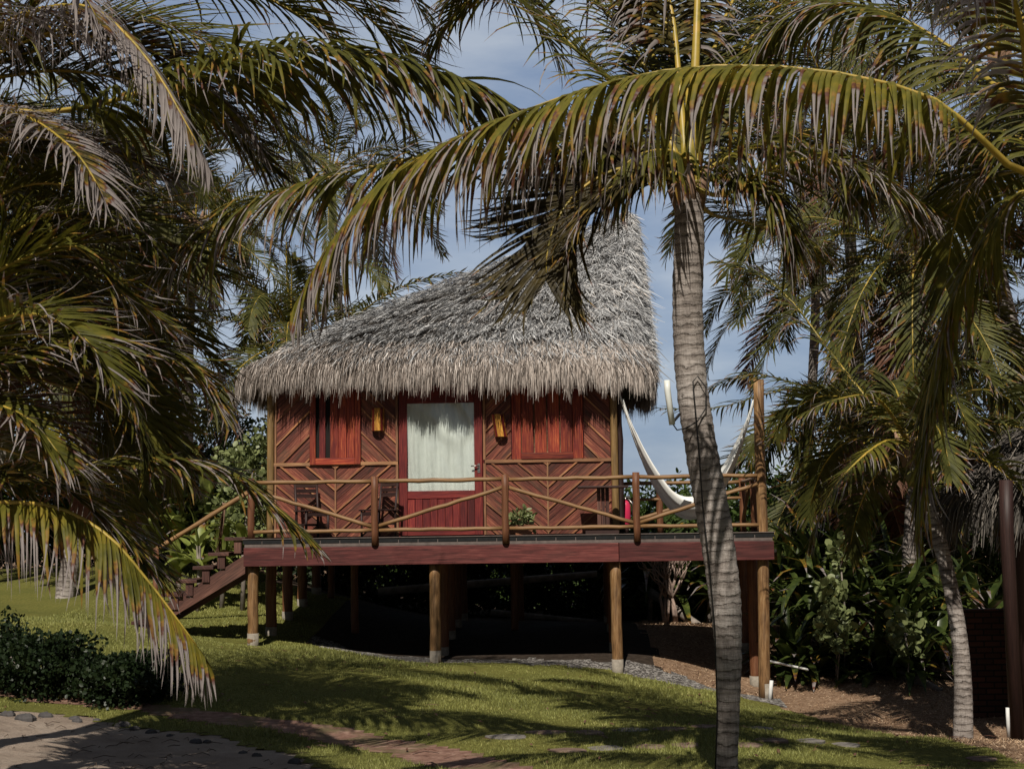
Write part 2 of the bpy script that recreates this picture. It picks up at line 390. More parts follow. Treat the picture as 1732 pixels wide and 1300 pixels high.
sp = t.n('ShaderNodeSeparateColor'); t.l(vo.outputs['Color'], sp.inputs[0]); c = t.ramp(sp.outputs[0], [(.1, (.035, .03, .028)), (.55, (.12, .11, .10)), (.93, (.32, .30, .28))])
t.bump(vo.outputs['Distance'], -.9, .02); M['gravel'] = t.fin(c, .9, .2)
t = NT('path'); o_ = t.coord('Object'); b = t.noise(o_, 7, 6, .7); a = t.noise(o_, 1.7, 4)
c = t.ramp(b, [(.3, (.11, .055, .04)), (.52, (.21, .12, .09)), (.7, (.33, .22, .17))]); c = t.mix(t.ramp(a, [(.5, (0, 0, 0)), (.62, (.75, .75, .75))]), c, (.10, .09, .04))
t.bump(b, .8, .03); M['path'] = t.fin(c, .9, .15)
t = NT('grass'); tcn = t.n('ShaderNodeTexCoord'); sep = t.n('ShaderNodeSeparateXYZ'); t.l(tcn.outputs['UV'], sep.inputs[0])
big = t.noise(t.coord('Object'), 1.1, 6, .7); f = t.math('ADD', t.math('MULTIPLY', sep.outputs[1], .45), t.math('MULTIPLY', t.ramp(big, [(.32, (0, 0, 0)), (.68, (1, 1, 1))]), .42))
M['grass'] = t.fin(t.ramp(f, [(.15, (.12, .125, .036)), (.45, (.21, .22, .06)), (.7, (.29, .285, .085)), (.9, (.40, .36, .16))]), .6, .3)
t = NT('straw'); tcn = t.n('ShaderNodeTexCoord'); sep = t.n('ShaderNodeSeparateXYZ'); t.l(tcn.outputs['UV'], sep.inputs[0])
M['straw'] = t.fin(t.ramp(sep.outputs[1], [(.1, (.16, .10, .06)), (.5, (.38, .25, .15)), (.9, (.52, .39, .27))]), .9, .2)
t = NT('brick'); bk = t.n('ShaderNodeTexBrick'); bk.inputs['Scale'].default_value = 1; bk.inputs['Brick Width'].default_value = .24; bk.inputs['Row Height'].default_value = .085; bk.inputs['Mortar Size'].default_value = .012
bk.inputs['Color1'].default_value = (.10, .045, .03, 1); bk.inputs['Color2'].default_value = (.06, .03, .022, 1); bk.inputs['Mortar'].default_value = (.02, .018, .016, 1)
t.l(t.coord('Object', rot=(math.pi / 2, 0, 0)), bk.inputs[0]); t.bump(bk.outputs['Fac'], -.6, .02); M['brick'] = t.fin(bk.outputs['Color'], .95)

# ------------------------------------------------------------------ ground sheets
# boundaries, from points read off the ground
sandX, sandY = line([(-60, 1200), (0, 1204), (150, 1214), (260, 1234), (400, 1256), (520, 1284), (600, 1320), (660, 1360)])
plX, plY = line([(-80, 1165), (0, 1178), (120, 1193), (300, 1215), (500, 1245), (650, 1275), (760, 1303), (860, 1340)])
phX, phY = line([(-80, 1145), (20, 1163), (200, 1190), (400, 1209), (600, 1234), (800, 1274), (900, 1302), (980, 1340)])
dX, dY = line([(900, 1118), (980, 1122), (1060, 1136), (1180, 1160), (1300, 1192), (1400, 1220), (1500, 1240), (1650, 1262), (1760, 1300)])
def wob(x, y): return .10 * np.sin(x * 3.1 + y * .7) + .07 * np.sin(x * 7.3 + 1.3) + .04 * np.sin(x * 17 + y * 5)
def region(x, y):
    """0 soil 1 lawn 2 sand 3 path 4 gravel"""
    x = np.asarray(x); y = np.asarray(y); w = wob(x, y)
    r = np.ones(x.shape, int)
    r[y + w * .7 < np.interp(x, sandX, sandY)] = 2
    r[x > sandX[-1] + w * 2] = np.where(y[x > sandX[-1] + w * 2] < 0, 2, 1)
    pl = np.interp(x, plX, plY); ph_ = np.interp(x, phX, phY)
    r[(y > pl + w * .35) & (y < ph_ + w * .35) & (x < phX[-1] + .2)] = 3
    r[(x > dX[0] + .3) & (y + w * 1.5 > np.interp(x, dX, dY))] = 0
    r[(y > 33 + w * 3)] = 0
    under = (x > -4.6) & (x < 3.2)
    ge = np.interp(x, [-4.7, -4.1, -3.4, -2.2, -.5, .8, 2.2, 3.4], [24.3, 23.9, 23.35, 23.15, 23.15, 23.05, 22.7, 22.3])
    r[under & (y + w * .8 > ge) & (y < ge + .75 + w)] = 4
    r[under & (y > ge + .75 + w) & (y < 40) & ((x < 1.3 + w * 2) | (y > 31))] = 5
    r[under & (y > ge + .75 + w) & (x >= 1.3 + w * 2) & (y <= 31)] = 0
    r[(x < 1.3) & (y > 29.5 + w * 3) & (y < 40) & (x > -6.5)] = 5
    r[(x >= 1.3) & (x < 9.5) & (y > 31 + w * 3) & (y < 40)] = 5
    return r
fx = np.concatenate([np.linspace(-160, -16, 20), np.arange(-15.9, 13.0, .13), np.linspace(14, 160, 20)])
fy = np.concatenate([np.linspace(-60, 8, 12), np.arange(8.5, 36, .13), np.linspace(37, 420, 30)])
GX, GY = np.meshgrid(fx, fy, indexing='ij'); GZ = gz(GX, GY)
cx = (GX[:-1, :-1] + GX[1:, 1:]) / 2; cy = (GY[:-1, :-1] + GY[1:, 1:]) / 2
RG = region(cx, cy); nx, ny = GX.shape
ii, jj = np.meshgrid(np.arange(nx - 1), np.arange(ny - 1), indexing='ij')
Fq = np.stack([ii * ny + jj, (ii + 1) * ny + jj, (ii + 1) * ny + jj + 1, ii * ny + jj + 1], -1)
VV = np.stack([GX, GY, GZ], -1).reshape(-1, 3)
for nm, rid, mt, lift in (('ground', None, 'soil', -.006), ('lawn', 1, 'lawn', .012), ('sand', 2, 'sand', .004), ('path', 3, 'path', .016), ('gravel_strip', 4, 'gravel', .008), ('soil_painted_shade', 5, 'soil_shade', .006)):
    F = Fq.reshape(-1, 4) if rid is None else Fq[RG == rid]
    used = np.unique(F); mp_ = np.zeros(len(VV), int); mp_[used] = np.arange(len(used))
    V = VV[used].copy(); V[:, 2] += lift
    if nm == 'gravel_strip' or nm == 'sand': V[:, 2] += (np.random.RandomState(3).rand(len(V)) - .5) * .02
    tagd(np_mesh(nm, V, mp_[F], M[mt], smooth=True), {'ground': 'bare brown soil under and around the cabin', 'lawn': 'short green lawn in front of the cabin', 'sand': 'pale sand at the lower left', 'path': 'reddish stone path between the sand and the lawn', 'gravel_strip': 'grey gravel strip along the front of the cabin posts', 'soil_painted_shade': 'soil under the deck and behind the cabin, coloured darker to stand in for shade'}[nm], None, None, 'structure')

rs = np.random.RandomState(11)
def blades(name, n, box, reg, h0, h1, w, mat, label, cat, lean=.5, seedp=None):
    x = rs.uniform(box[0], box[1], n); y = box[2] + (box[3] - box[2]) * rs.rand(n) ** 1.35
    px = (x / y) * FX + 969; keep = (px > -80) & (px < 1810)
    x = x[keep]; y = y[keep]; k = region(x, y) == reg
    x = x[k]; y = y[k]; n = len(x); z = gz(x, y)
    h = rs.uniform(h0, h1, n) * (1 + .45 * np.sin(x * 1.3) * np.sin(y * .9) + .35 * np.sin(x * 4.1 + 2) * np.sin(y * 3.3) + .5 * (rs.rand(n) > .985)); an = rs.uniform(0, 2 * np.pi, n); la = rs.uniform(0, 2 * np.pi, n); le = rs.rand(n) * lean * h
    ww = w * (y / 15)
    b = np.stack([x, y, z], -1); dx = np.stack([np.cos(an) * ww, np.sin(an) * ww, 0 * x], -1)
    tip = b + np.stack([np.cos(la) * le, np.sin(la) * le, h], -1)
    V = np.stack([b - dx, b + dx, tip], 1).reshape(-1, 3); F = np.arange(3 * n).reshape(-1, 3)
    u = rs.rand(n); uv = np.stack([np.stack([0 * u, u], -1)] * 3, 1).reshape(-1, 2)
    return tagd(np_mesh(name, V, F, M[mat], uv=uv), label, cat, None, 'stuff')
blades('grass', 420000, (-9, 8, 12.0, 33), 1, .018, .05, .0055, 'grass', 'short green grass blades covering the lawn', 'grass', .9)
blades('straw_litter', 60000, (0, 9, 15, 30), 0, .004, .03, .006, 'straw', 'dry brown straw and leaf litter on the bare slope at right', 'dry grass', 3.0)

# ------------------------------------------------------------------ palms
DOWN = np.array([0, 0, -1.0])
def catmull(P, n):
    P = np.asarray(P, float); N = len(P)
    E = np.vstack([2 * P[0] - P[1], P, 2 * P[-1] - P[-2]]); out = []
    s = np.linspace(0, N - 1 - 1e-6, n); i = s.astype(int); f = (s - i)[:, None]
    p0, p1, p2, p3 = E[i], E[i + 1], E[i + 2], E[i + 3]
    return .5 * ((2 * p1) + (-p0 + p2) * f + (2 * p0 - 5 * p1 + 4 * p2 - p3) * f ** 2 + (-p0 + 3 * p1 - 3 * p2 + p3) * f ** 3)
def unit(a): return a / (np.linalg.norm(a, axis=-1, keepdims=True) + 1e-9)
def frond_mesh(path, L=.9, n=80, droop=.35, dih=.35, twist=0.0, thr=(.75, .2), pet=.14, w=.036, seg=6, fold=True, r0=.035, messy=.12, ang=(1.15, .55), seed=0, hint=None, gap=0.0, updroop=1.0):
    """path: rachis points base->tip (world). returns leaflets (V,F,uv), rachis pts+radii"""
    r = np.random.RandomState(seed); C = catmull(path, 60)
    d = np.r_[0, np.cumsum(np.linalg.norm(np.diff(C, axis=0), axis=1))]; tot = d[-1]
    s = pet + (1 - pet) * (np.arange(n) + .5) / n; s = np.repeat(s, 2) + r.normal(0, .15 / n, 2 * n); s = np.clip(s, 0, .999)
    side = np.tile([1.0, -1.0], n); m = 2 * n
    B = np.stack([np.interp(s * tot, d, C[:, k]) for k in range(3)], -1)
    T = unit(np.gradient(C, axis=0)); T = unit(np.stack([np.interp(s * tot, d, T[:, k]) for k in range(3)], -1))
    up = np.array([0, 0, 1.0]) if hint is None else np.array(hint, float)
    S = unit(np.cross(T, up)); N_ = np.cross(S, T)
    tw = twist * s; cs, sn = np.cos(tw)[:, None], np.sin(tw)[:, None]; S, N_ = S * cs + N_ * sn, N_ * cs - S * sn
    a = ang[0] + (ang[1] - ang[0]) * ((s - pet) / (1 - pet)) + r.normal(0, .05, m); a = a[:, None]; v = (dih + r.normal(0, messy, m))[:, None]
    D = unit(T * np.cos(a) + (side[:, None] * S * np.cos(v) + N_ * np.sin(v)) * np.sin(a))
    q = np.clip((s - pet) / (1 - pet), 0, 1); Lp = L * (.50 + .9 * q ** .5 * (1 - q) ** .55 + .05 * (1 - q)) * (1 + r.normal(0, .07, m)); Lp = np.where(q > .93, Lp * .8, Lp)
    Lp *= np.where(r.rand(m) < .06, r.uniform(.3, .8, m), 1)
    keep = r.rand(m) >= gap
    dr = droop * (1 + r.normal(0, .22, m)); brk = r.rand(m) < .07; dr = np.where(brk, dr * 1.6 + .35, dr); pts = [B]; P = B.copy(); dirs = [D]; Dk = D.copy()
    curl = r.normal(0, .13, (m, 3)); tt0 = np.linspace(0, 1, seg + 1)
    for k in range(seg):
        t = (k + 1) / seg
        Dk = unit(Dk + DOWN * (dr * (.35 + 1.3 * t) * 3 / seg)[:, None] + curl * t * t * 6 / seg)
        P = P + Dk * (Lp / seg)[:, None]; pts.append(P); dirs.append(Dk)
    PT = np.stack(pts, 1); DT = np.stack(dirs, 1)               # m,seg+1,3
    ref = T[:, None, :] * np.ones_like(DT); W = unit(ref - DT * (ref * DT).sum(-1, keepdims=True) + 1e-4)
    tt = np.linspace(0, 1, seg + 1); prof = np.interp(tt, [0, .08, .3, .6, .85, 1], [.45, .8, 1, .82, .5, .05])
    thr_ = np.clip(r.normal(thr[0], thr[1], m) - .12 * q + .08, -.3, 1.6)
    dryk = np.clip((tt0[None, :] - thr_[:, None]) * 6 + .3, 0, 1)
    half = (w / 2 * prof[None, :] * (1 - .52 * dryk))[:, :, None] * (1 + r.normal(0, .12, m))[:, None, None]
    if fold:
        NN = unit(np.cross(W, DT)); V = np.stack([PT - W * half, PT + NN * half * .45, PT + W * half], 2); c = 3
    else: V = np.stack([PT - W * half, PT + W * half], 2); c = 2
    V = V[keep]; m = len(V); uvt = np.broadcast_to(tt[None, :, None], (m, seg + 1, c)); uvr = np.broadcast_to(thr_[keep][:, None, None], (m, seg + 1, c))
    uv = np.stack([uvt, uvr], -1).reshape(-1, 2)
    base = (np.arange(m) * (seg + 1) * c)[:, None, None]; k_ = np.arange(seg)[None, :, None] * c; j_ = np.arange(c - 1)[None, None, :]
    o = base + k_ + j_; F = np.stack([o, o + 1, o + c + 1, o + c], -1).reshape(-1, 4)
    rr = np.interp(np.linspace(0, 1, 60), [0, .05, .15, .5, 1], [r0 * 1.5, r0 * 1.1, r0 * .85, r0 * .5, r0 * .14])
    return V.reshape(-1, 3), F, uv, C, rr
def add_frond(palm, path, mat='leaf', simple_r=False, label=None, **k):
    V, F, uv, C, rr = frond_mesh(path, **k)
    f = np_mesh('frond', V, F, M[mat], palm, uv=uv, smooth=True)
    if label: f['label'] = label
    mb = MB(); st = 5 if simple_r else 3
    mb.tube(C[::st], rr[::st], 5 if simple_r else 7, flat=.7); mb.build('midrib', M['rachis' if mat != 'leaf_dead' else 'fibre'], f)
    return f
def auto_path(c, az, el, length, sag, n=9):
    p = np.array(c, float); d = np.array([math.cos(el) * math.cos(az), math.cos(el) * math.sin(az), math.sin(el)]); out = [p.copy()]
    for i in range(n):
        d = unit(d + DOWN * sag * (i + .5) / n * 2 / n * 2.2); p = p + d * length / n; out.append(p.copy())
    return out
def trunk(palm, pts, rad, ringy=.03, cap=True):
    C = catmull([list(p) for p in pts], 170); s = np.linspace(0, len(rad) - 1, 170); rr = np.interp(s, np.arange(len(rad)), rad)
    d = np.r_[0, np.cumsum(np.linalg.norm(np.diff(C, axis=0), axis=1))]
    ph_ = (d * 11.5) % 1; rr = rr * (1 + ringy * 1.6 * (1 - ph_) - ringy * .8)
    mb = MB(); mb.tube([tuple(c) for c in C], list(rr), 18, wob=.022); return mb.build('trunk', M['trunk'], palm)
def crown_bits(palm, c, r=.22, n=7):
    mb = MB(); c = Vector(c)
    for i in range(n):
        an = i * 2.4; d = Vector((math.cos(an), math.sin(an), 0)); p0 = c + d * r * .4 + Vector((0, 0, -r * 1.1)); p1 = c + d * r * .9 + Vector((0, 0, r * .2)); p2 = c + d * r * 1.3 + Vector((0, 0, r * 1.5))
        mb.tube([p0, p1, p2], [r * .45, r * .36, r * .08], 7, wob=.2, flat=.4)
    mb.tube([c - Vector((0, 0, r * 1.7)), c, c + Vector((0, 0, r * .9))], [r * .75, r * .8, r * .3], 10, wob=.12)
    mb.build('leaf_sheath', M['fibre'], palm)
def coconuts(palm, c, n=5, r=.1):
    for i in range(n):
        an = i * 2.1 + .4; p = Vector(c) + Vector((math.cos(an) * .26, math.sin(an) * .26, -.22 - .1 * (i % 3)))
        mb = MB(); P = [[tuple(p + Vector((math.sin(u) * math.cos(v) * r, math.sin(u) * math.sin(v) * r, math.cos(u) * r * 1.2))) for v in np.linspace(0, 2 * math.pi, 11)[:-1]] for u in np.linspace(.05, math.pi - .05, 8)]
        mb.grid(P, closed=True); mb.build('coconut', M['coco'], palm)
M['coco'] = simple('coco', (.14, .13, .03), .5, .4, 9)
def W(*t): return [tuple(at(*p)) for p in t]
def crown(palm, c, n, length, seed, els=(80, -35), mat='leaf_far', sk=None, bad=None, **k):
    r = np.random.RandomState(seed)
    kw = dict(L=.85, n=74, droop=.16, w=.040, seg=4, fold=False, r0=.03, thr=(.9, .25)); kw.update(k)
    if 'nl' in kw: kw['n'] = kw.pop('nl')
    for i in range(n):
        q = i / max(1, n - 1); el = R(els[0] + (els[1] - els[0]) * q ** .8) + r.normal(0, .08); az = i * 2.39996 + r.normal(0, .15) + seed
        if sk and sk(az % (2 * math.pi), el): continue
        ln = length * (.82 + .2 * r.rand()) * (.75 if q < .12 else 1)
        pth = auto_path(c, az, el, ln, .55 + .5 * r.rand() + .35 * max(0, math.sin(el)))
        if bad and any(bad(p) for p in pth): continue
        m_ = 'leaf_dead' if (q > .93 and r.rand() < .6) else mat
        add_frond(palm, pth, m_, True, seed=seed * 100 + i, twist=r.normal(0, .7), **kw)

# -- palm 1: tall palm in front of the cabin
c1 = at(1163, 318, 12.0)
p1 = thing('coconut_palm', at(1228, 1345, 12.0), 'tall ringed grey coconut palm trunk curving up across the right part of the deck', 'palm tree')
trunk(p1, W((1228, 1370, 12), (1229, 1290, 12), (1232, 1190, 12), (1232, 1100, 12), (1225, 1000, 12), (1208, 880, 12), (1188, 770, 12), (1170, 650, 12), (1163, 520, 12), (1166, 400, 12), (1164, 330, 12)),
      [.095, .092, .095, .11, .135, .142, .136, .132, .130, .130, .115], .045)
crown_bits(p1, c1 - Vector((0, 0, .05)), .145, 9)
b1 = (1163, 312, 12)
add_frond(p1, W(b1, (1100, 285, 11.9), (1000, 262, 11.8), (880, 252, 11.6), (760, 258, 11.4), (620, 284, 11.3), (480, 322, 11.2), (370, 372, 11.2), (280, 450, 11.2)), 'leaf', L=.9, n=96, droop=.5, dih=.1, thr=(.62, .2), seed=1, messy=.2, w=.034)
add_frond(p1, W(b1, (1120, 288, 11.9), (1050, 285, 11.8), (985, 318, 11.7), (943, 370, 11.6), (926, 425, 11.55), (924, 472, 11.5)), 'leaf_red', L=.98, n=104, droop=.02, dih=.0, thr=(1.15, .25), seed=2, pet=.12, ang=(.72, .55), messy=.10, w=.030, hint=(0, -1, .15), label='dark straight leaved frond fanned out over the roof')
add_frond(p1, W(b1, (1130, 300, 11.7), (1070, 300, 11.5), (1010, 335, 11.35), (970, 385, 11.25)), 'leaf_red', L=.8, n=46, droop=.12, dih=.1, thr=(.85, .25), seed=11, pet=.12, ang=(.8, .4), messy=.2, w=.026)
add_frond(p1, W(b1, (1160, 275, 11.8), (1130, 255, 11.65), (1080, 262, 11.55), (1035, 300, 11.5)), 'leaf', L=.75, n=40, droop=.8, dih=-.2, thr=(.85, .2), seed=13, pet=.1, messy=.2)
add_frond(p1, W(b1, (1220, 330, 11.8), (1290, 292, 11.5), (1380, 268, 11.3), (1480, 300, 11.1), (1560, 360, 11.1)), 'leaf', L=.68, n=70, droop=.42, thr=(.6, .25), seed=3, messy=.25, w=.03)
add_frond(p1, W(b1, (1120, 215, 12.2), (1060, 160, 12.4), (1005, 112, 12.6), (930, 45, 12.8), (860, -15, 13), (780, -60, 13.1), (690, -80, 13.2)), 'leaf', L=1.1, n=100, droop=.22, dih=.25, seed=4, pet=.18, ang=(1.2, .7))
add_frond(p1, W(b1, (1172, 180, 12.2), (1178, 60, 12.3), (1180, -80, 12.5), (1170, -260, 12.6), (1130, -420, 12.4)), 'leaf', L=.8, n=60, droop=.25, seed=5, pet=.42, r0=.06)
add_frond(p1, W(b1, (1130, 180, 12.5), (1100, 80, 13), (1050, -10, 13.5), (960, -70, 13.9), (850, -60, 14.2), (760, 0, 14.4)), 'leaf', L=.8, n=70, droop=.3, seed=6, pet=.2)
add_frond(p1, W(b1, (1215, 180, 12.4), (1260, 80, 12.8), (1330, 0, 13.1), (1430, -50, 13.4), (1540, -40, 13.7), (1640, 40, 13.8)), 'leaf', L=.85, n=74, droop=.35, seed=7, pet=.2)
add_frond(p1, W(b1, (1150, 150, 12.3), (1138, 30, 12.5), (1118, -30, 12.6), (1090, -40, 12.7), (1066, 10, 12.8)), 'leaf_dry', L=.8, n=60, droop=.6, seed=8, pet=.5, messy=.3)
add_frond(p1, W(b1, (1120, 180, 12.5), (1065, 70, 12.9), (990, -10, 13.2), (900, -40, 13.4), (800, -5, 13.5), (730, 70, 13.6)), 'leaf', L=.85, n=84, droop=.35, seed=18, pet=.2, w=.032)
add_frond(p1, W(b1, (1145, 150, 12.8), (1115, 0, 13.3), (1050, -100, 13.8), (950, -120, 14.1), (850, -80, 14.3), (770, 10, 14.5)), 'leaf', L=.9, n=84, droop=.35, seed=19, pet=.2, w=.032)
add_frond(p1, W(b1, (1190, 180, 12.6), (1215, 60, 13), (1270, -40, 13.4), (1370, -70, 13.7), (1470, -10, 14)), 'leaf', L=.85, n=84, droop=.35, seed=20, pet=.2, w=.032)
add_frond(p1, W(b1, (1230, 250, 12.6), (1310, 190, 13.2), (1400, 170, 13.8), (1480, 200, 14.4), (1550, 270, 14.9)), 'leaf', L=.75, n=64, droop=.3, seed=9)
add_frond(p1, W(b1, (1200, 360, 12.8), (1260, 375, 13.4), (1330, 400, 13.9), (1390, 440, 14.2)), 'leaf', L=.6, n=50, droop=.35, seed=10, thr=(.5, .25))
add_frond(p1, W(b1, (1140, 270, 12.7), (1080, 230, 13.4), (1000, 200, 14.2), (900, 190, 14.9), (800, 210, 15.5)), 'leaf_dry', L=.6, n=44, droop=.35, seed=12, gap=.3)

crown(p1, c1, 20, 3.2, 14, els=(62, -30), mat='leaf', bad=lambda p: p[2] < 2.75 or (p[0] < .2 and p[2] < 3.3), sk=lambda az, el: math.sin(az) < -.1 or (math.cos(az) < -.3 and el < .5), L=.85, nl=84, w=.032, seg=5, droop=.32)
for (pt, L_, sd_) in ((((1215, 300, 11.9), (1270, 310, 11.7), (1310, 350, 11.6), (1330, 410, 11.6)), .75, 15), (((1225, 270, 12.1), (1310, 240, 12.3), (1400, 260, 12.6), (1470, 330, 12.8)), .85, 16), (((1100, 250, 12.1), (1040, 235, 12.3), (990, 260, 12.6), (950, 320, 12.8)), .8, 17)):
    add_frond(p1, W(b1, *pt), 'leaf', L=L_, n=76, droop=.5, seed=sd_, thr=(.75, .2), w=.03, messy=.2)
# -- palm 2: crown just beyond the right edge, nearest to the camera
p2 = thing('coconut_palm', (xat(1860, 9.6), 9.6, g1(xat(1860, 9.6), 9.6)), 'near coconut palm at the right edge with one long drooping frond reaching over the roof', 'palm tree')
c2 = at(1840, 300, 9.7)
trunk(p2, [p2.location - Vector((0, 0, .1)), at(1850, 1000, 9.6), at(1820, 650, 9.7), at(1790, 400, 9.7), c2], [.19, .16, .14, .14, .12])
crown_bits(p2, c2, .17, 9)
b2 = (1830, 320, 9.7)
add_frond(p2, W(b2, (1715, 285, 9.6), (1640, 215, 9.5), (1560, 160, 9.5), (1400, 122, 9.5), (1220, 112, 9.6), (1060, 132, 9.7), (900, 183, 9.8), (760, 240, 9.9), (640, 315, 10), (560, 410, 10), (505, 505, 10)), 'leaf_gold', L=1.0, n=165, droop=.75, dih=-.15, thr=(.57, .18), seed=21, pet=.17, w=.036, ang=(1.45, .7), messy=.08, label='long arching frond with hanging leaflets and dry grey tips')
add_frond(p2, W(b2, (1770, 200, 10.2), (1690, 150, 10.8), (1600, 75, 11.3), (1500, 22, 11.6), (1400, 8, 11.9), (1320, 48, 12.1), (1260, 115, 12.3)), 'leaf', L=.95, n=100, droop=.55, dih=.0, seed=22, pet=.14)
add_frond(p2, W(b2, (1720, 330, 9.8), (1672, 400, 9.9), (1620, 490, 10), (1585, 600, 10), (1562, 720, 10), (1552, 860, 10)), 'leaf_gold', L=.85, n=110, droop=.4, dih=.0, seed=23, thr=(.82, .25), pet=.12, ang=(.9, .3), w=.03, label='long hanging frond with green and reddish leaflets')
add_frond(p2, W(b2, (1730, 240, 10.3), (1670, 215, 11), (1590, 225, 11.6), (1500, 270, 12.2), (1430, 340, 12.6)), 'leaf', L=.8, n=70, droop=.5, seed=24)
add_frond(p2, W(b2, (1750, 200, 9.2), (1730, 60, 8.8), (1700, -40, 8.4), (1660, -60, 8), (1620, -20, 7.7)), 'leaf_dry', L=.7, n=60, droop=.7, seed=25, thr=(.4, .2), pet=.3)
add_frond(p2, W(b2, (1740, 290, 10.6), (1680, 300, 11.6), (1600, 340, 12.5), (1540, 400, 13.2)), 'leaf', L=.7, n=60, droop=.4, seed=27, thr=(.5, .2))
add_frond(p2, W(b2, (1760, 120, 10.5), (1700, -20, 11.2), (1600, -90, 12), (1480, -90, 12.8), (1380, -40, 13.4)), 'leaf', L=.9, n=70, droop=.4, seed=28)

crown(p2, at(1810, 300, 10), 20, 2.9, 30, els=(70, -50), mat='leaf', bad=lambda p: p[1] < 9.9 or p[2] < 1.3 or (p[0] < 2.4 and p[2] < 2.6), sk=lambda az, el: math.cos(az) > .2, L=.85, nl=84, w=.03, seg=5, droop=.4)
# -- palm 3: top left, crown beyond the left edge
p3 = thing('coconut_palm', (xat(-330, 11.8), 11.8, g1(xat(-330, 11.8), 11.8)), 'coconut palm at the upper left whose grey dried fronds fill the corner', 'palm tree')
c3_ = at(-110, 150, 11.8)
trunk(p3, [p3.location - Vector((0, 0, .1)), at(-270, 800, 11.8), at(-190, 450, 11.8), c3_], [.2, .16, .14, .12])
crown_bits(p3, c3_, .24, 9)
b3 = (-110, 150, 11.8)
add_frond(p3, W(b3, (30, 190, 11.8), (180, 175, 11.7), (290, 133, 11.7), (380, 105, 11.6), (480, 84, 11.5), (590, 90, 11.4), (675, 103, 11.3), (787, 140, 11.2), (855, 175, 11.2)), 'leaf', L=1.2, n=140, droop=.42, dih=.1, seed=31, pet=.25, thr=(.95, .22), w=.042, ang=(1.25, .5), label='arching frond with olive leaflets hanging in front of the sky')
add_frond(p3, W(b3, (-20, 60, 11.2), (60, 18, 10.8), (150, 12, 10.5), (215, 60, 10.3), (270, 130, 10.2), (310, 200, 10.1), (345, 265, 10.1)), 'leaf_dry', L=.72, n=109, droop=0.750, dih=.05, w=.033, seed=32, thr=(.25, .15), pet=.2, ang=(.9, .35), label='drooping frond with grey dried leaflets')
add_frond(p3, W(b3, (0, 130, 12.2), (120, 120, 12.6), (260, 150, 12.9), (380, 210, 13.2), (460, 290, 13.4)), 'leaf', L=1.0, n=109, droop=0.189, w=.033, seed=33)
add_frond(p3, W(b3, (-60, 60, 12), (60, -30, 12.3), (200, -60, 12.5), (350, -40, 12.7), (480, 10, 12.8), (600, 90, 12.9)), 'leaf', L=1.0, n=117, droop=0.168, w=.033, seed=34)
add_frond(p3, W(b3, (-70, 20, 12.2), (30, -110, 12.8), (180, -180, 13.4), (350, -160, 13.8), (520, -80, 14), (650, 20, 14.2)), 'leaf', L=1.0, n=117, droop=0.134, w=.033, seed=35)
add_frond(p3, W(b3, (-40, 180, 11), (50, 200, 10.5), (130, 260, 10.1), (180, 340, 9.9)), 'leaf_dry', L=.7, n=91, droop=0.252, w=.033, seed=36, thr=(.45, .2))
add_frond(p3, W(b3, (-30, 230, 12), (80, 235, 12.4), (190, 258, 12.8), (290, 300, 13)), 'leaf_dry', L=.8, n=91, droop=0.210, w=.033, seed=37, thr=(.45, .2))
add_frond(p3, W(b3, (-20, 80, 11.9), (110, 60, 12.1), (240, 80, 12.4), (340, 140, 12.6), (420, 230, 12.7)), 'leaf_dry', L=.9, n=104, droop=0.210, w=.033, seed=38, thr=(.6, .3))
add_frond(p3, W(b3, (-60, 40, 11), (0, -40, 10.4), (60, -60, 10), (130, -20, 9.7), (170, 40, 9.6)), 'leaf_dry', L=.7, n=78, droop=0.252, w=.033, seed=39, thr=(.35, .2), pet=.3)
add_frond(p3, W(b3, (-60, 10, 13), (60, -160, 14), (260, -220, 14.8), (480, -180, 15.4), (640, -80, 15.8), (740, 60, 16)), 'leaf', L=1.0, n=109, droop=0.126, w=.033, seed=40)

crown(p3, c3_, 96, 4.7, 41, els=(45, -50), mat='leaf', bad=lambda p: p[1] < 11.5 or p[2] > 4.9 or (p[0] > -3.6 and p[2] < 2.9) or (p[0] > -2.2 and p[2] < 3.6), sk=lambda az, el: math.cos(az) < .15, L=1.05, nl=104, w=.03, seg=5, droop=0.147)
crown(p3, at(-90, -40, 12.6), 64, 5.0, 43, els=(25, -40), mat='leaf_dry', bad=lambda p: p[1] < 12.2 or p[2] > 5.1 or (p[0] > -3.6 and p[2] < 2.9) or (p[0] > -2.2 and p[2] < 3.7), sk=lambda az, el: math.cos(az) < .35, L=1.05, nl=100, w=.028, seg=5, droop=0.168)
add_frond(p3, W(b3, (60, -70, 13), (280, -200, 14), (520, -220, 14.8), (740, -130, 15.3), (880, 0, 15.6), (940, 90, 15.7)), 'leaf', L=1.1, n=110, droop=.2, seed=53, w=.036)
add_frond(p3, W(b3, (40, 20, 12.6), (200, -50, 13.2), (400, -60, 13.7), (560, -10, 14), (680, 80, 14.2), (730, 160, 14.2)), 'leaf', L=1.1, n=110, droop=.2, seed=54, w=.036)
